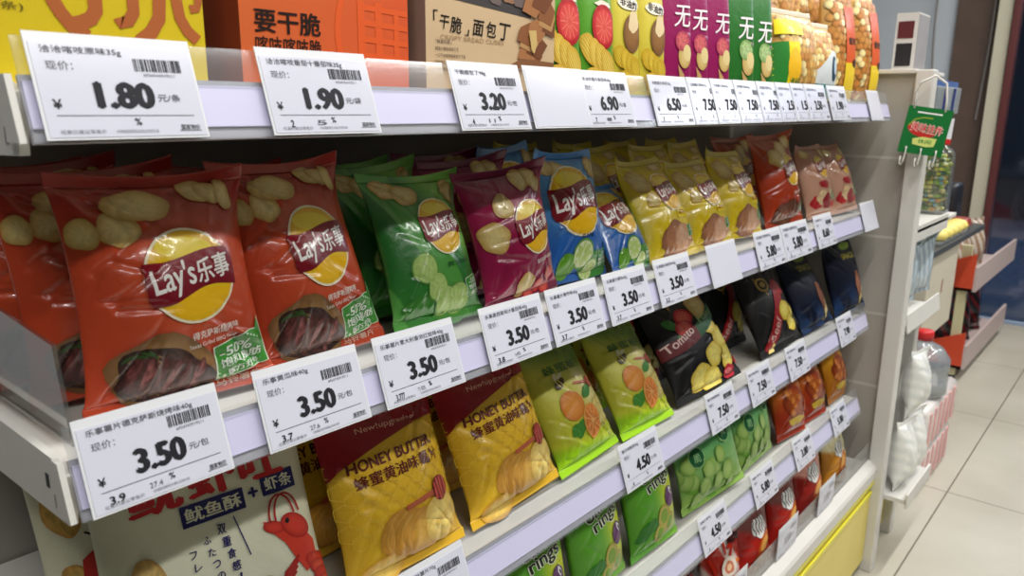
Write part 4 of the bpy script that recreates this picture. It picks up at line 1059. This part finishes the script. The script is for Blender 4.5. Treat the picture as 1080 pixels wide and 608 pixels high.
def packet(W, H, T, base, artf, seed, m='film', res=MID):
    root = new_bag('snack_packet'); A = Art(W, .146); artf(A)
    s = Pouch(W, H, T, seed=seed, amp=.35, creases=10, sag=0, ear=0, seal=.006, fx=6, pinch=.03, low=.9); s.build(root, M[m], base, *res); A.build(s, root, M[m]); return root
def a_tomato(A):
    tomato(A, .12, .56, .32, .36, 4)
    A.disc('food_picture', .12, .75, .20, .05, (240, 225, 210), 3, wob=.2, seed=3)
    for i in range(4): ridged(A, -.24 + .16 * i, .36 - .04 * i, .17, .30, 35, 5 + 2 * i, seed=i)
    for i in range(4): ridged(A, -.05 + .06 * i, .15 - .025 * i, .33, .13, -6, 14 + 2 * i, seed=i + 5, n=9)
def a_avocado(A):
    A.disc('lettering', .05, .80, .36, .12, (246, 240, 220), 2, n=24, wob=.06, seed=2); A.text('lettering', '非油炸', .05, .80, .58, .17, (40, 24, 22), 3, rot=-8, bold=.05)
    A.disc('food_picture', .12, .54, .30, .36, (150, 106, 56), 4, edge=(116, 78, 40), n=26); A.disc('food_picture', .16, .64, .16, .22, (228, 206, 160), 5, rot=-25, wob=.12, seed=4)
    for i in range(4): ridged(A, -.24 + .16 * i, .33 - .03 * i, .16, .24, 35, 6 + 2 * i, seed=i, c1=(240, 214, 80), c2=(206, 166, 40))
    for i in range(3): ridged(A, -.02 + .05 * i, .15 - .03 * i, .33, .13, -6, 15 + 2 * i, seed=i + 5, n=9, c1=(240, 214, 80), c2=(206, 166, 40))
def a_wu(veg, vedge):
    def f(A):
        A.text('lettering', '无', .17, .78, .44, .42, (246, 238, 240), 3, bold=.012, shear=.15); A.text('lettering', '薯片', .26, .61, .26, .08, (226, 190, 206), 3)
        A.disc('food_picture', .28, .50, .17, .17, veg, 4, edge=vedge, mott=.15, rings=5); A.disc('food_picture', .34, .37, .15, .20, (222, 196, 130), 3, edge=(196, 160, 90), rot=10); A.disc('food_picture', .40, .40, .1, .14, (232, 212, 150), 4, rot=10)
        A.poly('food_picture', [(.18, .30), (.34, .22), (.42, .02), (.28, .02), (.26, .16)], (196, 160, 104), 5)
        A.line('food_picture', [(.10, .03), (.14, .10), (.2, .14)], .02, (222, 190, 160), 4)
        for n in ('food_picture',): A.parts[n] = [((V - [.3 * A.W, .3 * A.H]) * 1.15 + [.17 * A.W, .31 * A.H], T, c, o) for V, T, c, o in A.parts[n]]
    return f
PK = dict(y=.582, tilt=5)
def row(proto, items, group=G1, cat='snack packet', y=.585):
    for i, (x, yaw, dy, lb) in enumerate(items):
        o = proto if i == 0 else copy_tree(proto); put(o, x, y + dy, ZB, yaw, 6, 0, 1, 1, lb, group, cat)
row(packet(.076, .205, .026, lambda x, z: mixc((82, 150, 40), (96, 160, 48), z), a_tomato, 51), [(.779, -4, 0, 'green crisp packet with a cut tomato, left of the pair'), (.853, -4, 0, 'green crisp packet with a cut tomato, right of the pair')])
row(packet(.068, .205, .026, lambda x, z: mixc((206, 190, 60), (222, 206, 84), z), a_avocado, 52), [(.926, -4, 0, 'yellow crisp packet with a brown avocado, left of the pair'), (.996, -4, 0, 'yellow crisp packet with a brown avocado, right of the pair')], y=.588)
row(packet(.074, .205, .024, const((146, 24, 88)), a_wu((214, 110, 110), (170, 60, 90)), 53), [(1.062, -18, 0, 'magenta crisp packet, leftmost of three'), (1.126, -18, .004, 'magenta crisp packet, middle of three'), (1.194, -18, .0, 'magenta crisp packet, rightmost of three')], y=.588)
row(packet(.086, .205, .024, const((40, 110, 40)), a_wu((176, 200, 140), (120, 160, 90)), 54), [(1.28, -18, 0, 'dark green crisp packet, left of the pair'), (1.368, -18, .004, 'dark green crisp packet, right of the pair')], y=.588)

def popcorn(W, H, lower, seed, caramel=0., name='popcorn_bag', ncorn=120, lett=None):
    root = new_bag(name); A = Art(W, H); rg = random.Random(seed)
    k = W / H; n = 0; r0 = .058 if W > .14 else .07; row_ = 0; z = .06
    while z < .90:
        x = -.40 + (r0 * .8 if row_ % 2 else 0)
        while x < .42:
            t = rg.random() * (1 - caramel) + (1 - caramel) * .2
            c = np.array((190, 118, 52)) * (1 - t) + np.array((240, 208, 120)) * t if rg.random() > .15 else np.array((246, 226, 160))
            A.disc('popcorn', x + rg.uniform(-.015, .015), z + rg.uniform(-.01, .01), r0 * rg.uniform(.9, 1.12), None, c, 3 + (n % 9), edge=c * .72, wob=.10, seed=n, n=12, rings=4, dome=r0 * .42); n += 1  # rim of each piece darkened, round shading painted into its colour
            x += r0 * 1.62
        z += r0 * 1.45 * k; row_ += 1
    lower(A)
    s = Pouch(W, H, .05, seed=seed, amp=.4, creases=8, sag=0, ear=0, seal=.008, fx=4, pinch=.04); po = s.build(root, M['film'], const((206, 160, 88)), *MID, sealcol=(226, 222, 200)); A.build(s, po, M['film']); return root
def low_y(A):
    A.poly('wrap_print', [(-.5, .62), (-.12, .62), (-.16, .40), (-.22, .05), (-.5, .05)], (240, 214, 20), 36); A.poly('wrap_print', [(-.5, .62), (-.34, .62), (-.36, .05), (-.5, .05)], (46, 130, 50), 37)
    A.rect('wrap_print', -.48, .70, .0, .86, (242, 222, 30), 36); A.disc('wrap_print', -.24, .36, .12, .2, (244, 190, 40), 38); A.text('wrap_print', '爆米花', -.2, .2, .2, .08, (60, 120, 40), 39, bold=.03)
def low_w(A):
    A.poly('wrap_print', [(-.5, .10), (-.5, .3), (-.1, .5), (.15, .62), (.45, .60), (.45, .08)], (214, 220, 222), 36); A.poly('wrap_print', [(-.5, .06), (-.5, .22), (.46, .2), (.46, .06)], (64, 140, 140), 37); A.disc('wrap_print', .2, .4, .1, .2, (40, 70, 92), 38); A.disc('wrap_print', .24, .42, .06, .12, (190, 210, 220), 39)
def low_o(A):
    A.poly('wrap_print', [(-.05, .78), (.48, .80), (.48, .30), (-.1, .30)], (214, 92, 40), 36); A.poly('wrap_print', [(-.1, .32), (.48, .32), (.48, .04), (.05, .04), (-.06, .14)], (240, 206, 40), 37)
    A.text('wrap_print', '爆米花', .22, .50, .42, .12, (60, 40, 10), 39, bold=.04); A.disc('wrap_print', .3, .32, .14, .07, (66, 40, 30), 39)
row(popcorn(.16, .165, low_y, 61, .35), [(1.52, -6, 0, 'clear zip bag of popcorn with a green and yellow wrap')], cat='popcorn bag')
row(popcorn(.12, .155, low_w, 62, .1), [(1.66, -6, .004, 'small popcorn bag with a white and teal wrap')], cat='popcorn bag')
row(popcorn(.13, .25, low_o, 63, .7), [(1.80, -6, .01, 'caramel popcorn bag with an orange and yellow wrap, left of the two'), (1.945, -6, .0, 'caramel popcorn bag with an orange and yellow wrap at the shelf end')], cat='popcorn bag')
def low_r(A):
    A.poly('wrap_print', [(-.1, .3), (.16, .3), (.16, .52), (-.1, .52)], (170, 30, 36), 36); A.text('wrap_print', '焦糖', .03, .41, .18, .1, (240, 220, 200), 38)
pr_ = popcorn(.16, .26, low_r, 64, .45)
for i, (x, lb) in enumerate(((1.53, 'tall popcorn bag standing behind the green and yellow one'), (1.70, 'tall popcorn bag standing behind the white and teal one'), (1.87, 'tall popcorn bag standing behind the caramel pair'))):
    o = pr_ if i == 0 else copy_tree(pr_); put(o, x, .665, ZB, -3, 4, 0, 1, 1, lb, G1, 'popcorn bag')

# ------------------------------------------------------------------ beyond the end panel
r = empty('display_rack', (2.06, .46, 0), 'narrow white end rack with a yellow base beyond the shelving', 'rack'); off = (2.06, .46, 0)
MB().box(2.262, 2.30, .470, .508, 0, .655, .003).build('post', M['white'], r, off=off)
MB().box(2.262, 2.30, .86, .90, 0, 1.28, .003).build('post', M['white'], r, off=off)
MB().box(2.064, 2.50, .455, .90, .905, .918, .003).build('shelf_plate', M['white'], r, off=off)
MB().box(2.064, 2.31, .40, .90, .20, .212).build('shelf_plate', M['white'], r, off=off)
MB().box(2.064, 2.262, .492, .50, .03, .20).build('yellow_panel', M['yellow'], r, off=off)
MB().box(2.064, 2.40, .455, .462, .885, .925).build('front_lip', M['white'], r, off=off)
MB().box(2.064, 2.40, .455, .90, .66, .668).build('shelf_plate', M['white'], r, off=off)
MB().prism([(.445, .655), (.452, .700), (.456, .700), (.449, .655)], 2.064, 2.40).build('price_rail', M['white'], r, off=off)
MB().box(2.064, 2.31, .396, .402, .188, .228).build('price_rail', M['white'], r, off=off)

# candy jar with a red lid, candies inside
cx, cy, cz = 2.43, .512, .9185
j = empty('candy_jar', (cx, cy, cz), 'clear plastic candy jar with a red lid on the end rack', 'jar')
MB().lathe([(.040, 0), (.046, .006), (.046, .165), (.040, .182), (.026, .192), (.026, .20)], n=24, sq=4).build('jar_body', M['pet'], j, True)
MB().lathe([(.030, .196), (.031, .200), (.031, .222), (.028, .226)], n=24).build('lid', M['red'], j, True)
j.scale = (1, 1, .97)
rg = random.Random(5); V, F, CC = [], [], []
import bmesh
bm = bmesh.new(); bmesh.ops.create_icosphere(bm, subdivisions=1, radius=1); bv = [v.co.copy() for v in bm.verts]; bf = [[v.index for v in f.verts] for f in bm.faces]; bm.free()
pal = [(206, 206, 70), (140, 176, 60), (234, 220, 130), (90, 120, 50), (214, 150, 60), (110, 170, 180), (246, 242, 200)]
for i in range(330):
    zl = i // 26; p = (rg.uniform(-.032, .032), rg.uniform(-.032, .032), .014 + zl * .0122); b = len(V); c = rg.choice(pal); sx, sy, sz = rg.uniform(.006, .010), rg.uniform(.006, .010), rg.uniform(.005, .008)
    V += [(p[0] + v.x * sx, p[1] + v.y * sy, p[2] + v.z * sz) for v in bv]; F += [[b + k for k in f] for f in bf]; CC += [c] * len(bv)
o = mesh_obj('wrapped_candies', V, F, M['gloss'], col=np.array(CC)); o.location = (cx, cy, cz)
tag(o, 'green and gold wrapped candies filling the jar', 'candies', kind='stuff')

# green hook card hanging from the post, with its strap and three white hooks
hc = empty('hook_card', (1.985, .440, 1.206), 'green hanging card with red lettering and white hooks by the end post', 'hook card')
hc.rotation_euler = (0, R(8), R(-66)); hc.scale = (.88, .88, .94)
MB().prism_z([(-.053, -.0015), (.053, -.0015), (.053, .0015), (-.053, .0015)], -.112, 0).build('card', mat('green_card', (22, 110, 50), rough=.35, coat=.2), hc)
A = Art(.106, .112)
A.rect('slot', -.28, -.135, .28, -.105, (240, 240, 236), 1)
A.disc('lettering', -.08, -.47, .34, .17, (190, 44, 40), 1, n=26, rot=-8); A.disc('lettering', .04, -.40, .32, .15, (22, 110, 50), 2, n=26, rot=-8)
A.line('lettering', [(-.40, -.42), (-.30, -.28), (-.12, -.22), (.1, -.22)], .025, (150, 170, 60), 2)
A.text('lettering', '美味挂件', .02, -.44, .74, .22, (246, 214, 206), 3, rot=-4, bold=.07); A.text('lettering', '美味挂件', .02, -.44, .70, .19, (204, 40, 50), 4, rot=-4, bold=.02)
A.poly('lettering', [(-.22, -.80), (-.24, -.68), (-.02, -.62), (.30, -.63), (.27, -.80), (.1, -.83)], (206, 214, 120), 2); A.text('lettering', '休闲', .04, -.72, .3, .1, (60, 130, 60), 3, bold=.03)
A.build(Flat(-.0016), hc, M['ink'], hmax=1)
for x in (-.036, 0, .036):
    MB().tube([(x, -.002, -.10), (x, -.012, -.098), (x, -.015, -.112), (x, -.015, -.135), (x - .002, -.014, -.141), (x - .006, -.013, -.141), (x - .008, -.012, -.134), (x - .008, -.012, -.122)], .0022).build('hook', M['white'], hc, True)
MB().tube([(-.040, .0, -.006), (-.046, -.004, .03), (-.040, -.002, .055), (-.01, .004, .075), (.02, .004, .06), (.03, .0, .02), (.034, .0, -.006)], .0028).build('strap', M['white'], hc, True)

# blister packs hanging behind the card, with a price slip
for i, (x, y, lb) in enumerate(((2.27, .490, 'clear blister pack with a blue insert hanging behind the green card'), (2.33, .482, 'clear blister pack with a blue insert, the rear one behind the green card'))):
    b = empty('blister_pack', (x, y, 1.19), lb, 'blister pack', 'blister packs on the end rack'); b.rotation_euler = (0, R(4), R(-20))
    MB().box(-.035, .035, 0, .002, 0, .085).build('backing_card', mat('blue_insert', (84, 112, 168), rough=.5, tone_noise=.3), b)
    MB().box(-.033, .033, -.014, -.0005, .004, .070, .004).build('blister', M['petm'], b)
    MB().box(-.004, .004, -.0155, -.0143, .0, .066).build('dark_stripe', mat('navy', (30, 44, 110), rough=.5), b)
t = MB().box(-.02, .035, -.006, -.005, -.062, -.008).build('price_slip', M['sleeve'], b)

# white slotted cabinet on top of the end panel
cb = empty('storage_box', (2.15, .530, 1.295), 'white slotted box standing on top of the end panel', 'box')
MB().box(0, .105, 0, .05, 0, .138).build('case', M['white'], cb)
MB().box(-.0015, .0005, .008, .044, .078, .118).build('opening', mat('dark_red_fill', (92, 24, 32), rough=.6), cb); MB().box(-.0015, .0005, .008, .044, .012, .066).build('opening', M['dark'], cb)
MB().box(.002, .103, -.001, .0005, .004, .134).build('side_panel', mat('grey_side', (150, 148, 150), rough=.6, tone_noise=.2), cb)

# hanging clear packets below the jar shelf
pk = None
for i, (x, y, lb) in enumerate(((2.17, .492, 'clear pouch of pale blue goods hanging on the end rack, nearer one'), (2.335, .492, 'clear pouch of pale blue goods hanging on the end rack, farther one'))):
    if i == 0:
        pk = new_bag('clear_pouch'); s = Pouch(.12, .19, .03, seed=70, amp=1.2, seal=.01); s.build(pk, M['gloss'], lambda x, z: mixc((196, 208, 214), (150, 168, 180), ss(.3, .7, np.sin(x * 30 + z * 9) * .5 + .5)), *FAR)
        o = pk
    else: o = copy_tree(pk)
    put(o, x, y, .702, -14, 0, 0, 1, .92, lb, 'clear pouches on the end rack', 'pouch')

# white plastic-wrapped packs on the rack foot
pw = new_bag('tissue_pack'); s = Pouch(.11, .19, .07, seed=72, amp=1.6, seal=.012, fx=4); s.build(pw, M['gloss'], lambda x, z: mixc((238, 239, 234), (226, 229, 225), ss(.4, .6, np.sin(z * 40 + x * 8) * .5 + .5)), *FAR)
for i, (x, y, z, lb) in enumerate(((2.135, .434, .213, 'white plastic-wrapped tissue pack on the rack foot, nearer one'), (2.238, .434, .213, 'white plastic-wrapped tissue pack on the rack foot, farther one'), (2.19, .434, .412, 'white plastic-wrapped tissue pack standing on top of the other two'))):
    o = pw if i == 0 else copy_tree(pw); put(o, x, y, z, -5, 2, 0, .9, 1 if i < 2 else .9, lb, 'tissue packs', 'tissue pack')

# water bottles and wrapped bundles on the floor behind the rack
wb = empty('water_bottle', (2.70, .535, .302), 'large clear water bottle with a red cap beyond the end rack', 'bottle')
MB().lathe([(.075, 0), (.085, .01), (.085, .06), (.080, .07), (.085, .08), (.085, .12), (.06, .155), (.026, .172), (.024, .185)], n=28).build('bottle_body', M['petm'], wb, True); MB().lathe([(.028, .178), (.029, .205), (.026, .208)], n=20).build('cap', M['red'], wb, True)
PINK = mat('pink_film', (222, 166, 164), rough=.4)
for i, (x, y, z, lb) in enumerate(((2.66, .565, .0, 'white and pink wrapped bundle on the floor, lower one'), (2.66, .56, .15, 'white and pink wrapped bundle under the water bottle'))):
    b = empty('wrapped_bundle', (x, y, z), lb, 'bundle', 'wrapped bundles under the bottle'); m_ = MB()
    MB().box(-.13, .30, -.10, .16, 0, .148, .02).build('wrapping', mat('bundle_film', (224, 218, 214), rough=.25, coat=.4, bump=.5, bscale=40), b, True)
    for q in range(6): MB().box(-.10 + .065 * q, -.075 + .065 * q, -.103, -.099, .02, .13).build('pink_stripe', PINK, b)

# cream cabinet with a dark worktop and a pastry tray
cab = empty('counter_cabinet', (3.0, .60, 0), 'cream counter cabinet with a dark top beyond the end rack', 'cabinet'); off = (3.0, .60, 0)
MB().box(2.90, 3.35, .585, 1.15, .40, .715, .004).build('cabinet_body', mat('cream_laminate', (206, 198, 178), rough=.5), cab, off=off)
MB().box(2.93, 2.99, .80, 1.15, 0, .40).build('leg', M['grey'], cab, off=off); MB().box(3.26, 3.32, .80, 1.15, 0, .40).build('leg', M['grey'], cab, off=off)
MB().box(2.86, 3.75, .57, 1.2, .715, .738, .004).build('worktop', mat('dark_worktop', (70, 72, 72), rough=.35), cab, off=off)
MB().box(3.12, 3.14, .5845, .586, .55, .60).build('label_mark', mat('brown_label', (150, 96, 80), rough=.5), cab, off=off)
tr = empty('pastry_tray', (3.15, .64, .739), 'shallow tray of yellow pastries on the dark counter', 'tray')
MB().box(-.15, .30, -.06, .14, 0, .012, .003).build('tray', M['petm'], tr)
pm = mat('pastry', (232, 214, 120), rough=.5, bump=.4)
rg = random.Random(8); p0 = None
for i in range(10):
    if p0 is None: p0 = MB().lathe([(.004, 0), (.035, .004), (.04, .02), (.03, .036), (.004, .042)], n=16).build('pastry', pm, None, True); o = p0
    else: o = p0.copy(); link(o)
    o.location = (3.05 + .085 * (i % 5), .61 + .09 * (i // 5), .752); o.rotation_euler = (0, 0, i)
    tag(o, 'small pale yellow pastry lying on the tray on the dark counter', 'pastry', 'pastries on the tray')
for i, (x, y, h, w, c, lb) in enumerate(((3.66, .72, .17, .12, (34, 36, 44), 'dark box-shaped appliance standing at the end of the counter'), (3.52, .84, .10, .12, (206, 210, 212), 'white plastic wrapped bundle on the counter beside the dark appliance'), (3.52, .64, .045, .10, (150, 60, 50), 'small red packet lying on the counter'))):
    b = empty(('appliance', 'plastic_bundle', 'snack_packet')[i], (x, y, .739), lb, ('appliance', 'bundle', 'packet')[i])
    MB().box(-w / 2, w / 2, -w / 2, w / 2, 0, h, .015).build(('casing', 'wrapping', 'wrapper')[i], mat('counter_item_%d' % i, c, rough=.35, bump=.4 if i else 0), b, True)
    MB().box(-w / 2 + .01, w / 2 - .01, -w / 2 - .001, -w / 2 + .001, .012, h * .5).build(('front_panel', 'fold', 'sticker')[i], mat('counter_item_front_%d' % i, tuple(int(v * .8 + 20) for v in c), rough=.4), b)

# bread rack with red trays
rk = empty('bread_rack', (3.95, .6, 0), 'cream-legged rack with red-ended trays of bread beyond the counter', 'rack'); off = (3.95, .6, 0)
legm = mat('cream_leg', (206, 200, 160), rough=.5); redm = mat('tray_red', (206, 72, 40), rough=.45); trm = mat('tray_front', (190, 172, 168), rough=.5)
for x, y in ((3.90, .645), (3.90, 1.05), (4.85, 1.05)): MB().box(x - .018, x + .018, y - .018, y + .018, .02, .62).build('leg', legm, rk, off=off); MB().lathe([(.02, 0), (.02, .02)], (x, y, 0), 12).build('foot', M['dark'], rk, off=off)
for z in (.42, .06):
    MB().box(3.86, 4.90, .60, 1.08, z, z + .012).build('tray_bottom', trm, rk, off=off)
    MB().prism([(.60, z), (.60, z + .17), (.83, z + .07), (1.08, z + .19), (1.08, z)], 3.86, 3.872).build('tray_end', redm, rk, off=off)
    MB().box(3.86, 4.90, .588, .60, z, z + .11).build('tray_front', trm, rk, off=off)
bg = None
for i, (x, y, z, lb) in enumerate(((4.0, .72, .434, 'brown bread bag at the near end of the upper tray'), (4.22, .74, .434, 'brown bread bag, second in the upper tray'), (4.46, .72, .434, 'bread bag at the middle of the upper tray'))):
    if i == 0: bg = new_bag('bread_bag'); s = Pouch(.17, .24, .10, seed=80, amp=2); s.build(bg, M['gloss'], lambda x, z: mixc((150, 118, 88), (206, 196, 184), ss(.3, .7, np.sin(x * 25 + z * 14) * .5 + .5)), *FAR); o = bg
    else: o = copy_tree(bg)
    put(o, x, y, z, -30, 6, 0, 1, 1, lb, 'bread bags in the upper tray', 'bread bag')
bg = None
for i, (x, y, z, lb) in enumerate(((4.02, .74, .074, 'black sack with red print in the lower tray, nearest'), (4.26, .72, .074, 'black sack with red print in the lower tray, middle'), (4.52, .72, .074, 'black sack with red print in the lower tray, farthest'))):
    if i == 0: bg = new_bag('black_sack'); s = Pouch(.22, .30, .12, seed=82, amp=2); s.build(bg, M['gloss'], lambda x, z: mixc((24, 22, 24), (130, 26, 34), ss(.75, .9, np.sin(x * 19 + z * 24) * .5 + .5)), *FAR); o = bg
    else: o = copy_tree(bg)
    put(o, x, y, z, -35, 10, 0, 1, 1, lb, 'black sacks in the lower tray', 'sack')

# ------------------------------------------------------------------ light
def area(name, loc, sx, sy, power, rot=(0, 0, 0), col=(1, .98, .95)):
    l = bpy.data.lights.new(name, 'AREA'); l.shape = 'RECTANGLE'; l.size = sx; l.size_y = sy; l.energy = power; l.color = col
    o = bpy.data.objects.new(name, l); link(o); o.location = loc; o.rotation_euler = rot; return o
for i, (y, p) in enumerate(((-.12, 27), (-1.25, 17))):
    for x in (-.3, 1.3, 2.9, 4.4): area('ceiling_tube', (x, y, 2.84), 1.25, .10, p)
area('daylight', (7.5, -.5, 2.9), 3, 3, 260, (0, 0, 0), (.85, .92, 1))
w = bpy.data.worlds.new('room_air'); bpy.context.scene.world = w; w.use_nodes = True
w.node_tree.nodes['Background'].inputs[0].default_value = (.82, .88, 1, 1); w.node_tree.nodes['Background'].inputs[1].default_value = .02

# ------------------------------------------------------------------ camera
from mathutils import Matrix
cam = bpy.data.cameras.new('camera'); co = bpy.data.objects.new('camera', cam); link(co)
cam.sensor_width = 36; cam.sensor_fit = 'HORIZONTAL'; cam.lens = 817.23 / 1080 * 36; cam.clip_start = .02
r_ = Vector((0.6469617718888747, -0.7624739143018927, 0.008602076700294965)); u_ = Vector((0.16825186528484962, 0.15374715699220662, 0.9736801946968947)); f_ = Vector((0.7437282941656693, 0.6284865485640595, -0.227756191422889))
m3 = Matrix((r_, u_, -f_)).transposed(); mw = m3.to_4x4(); mw.translation = (0, 0, 1.2); co.matrix_world = mw
cam.dof.use_dof = True; cam.dof.focus_distance = .85; cam.dof.aperture_fstop = 9.0
sc = bpy.context.scene; sc.camera = co
sc.view_settings.view_transform = 'Standard'; sc.view_settings.look = 'None'; sc.view_settings.gamma = 1; sc.view_settings.use_curve_mapping = False
sc.view_settings.exposure = 0.04
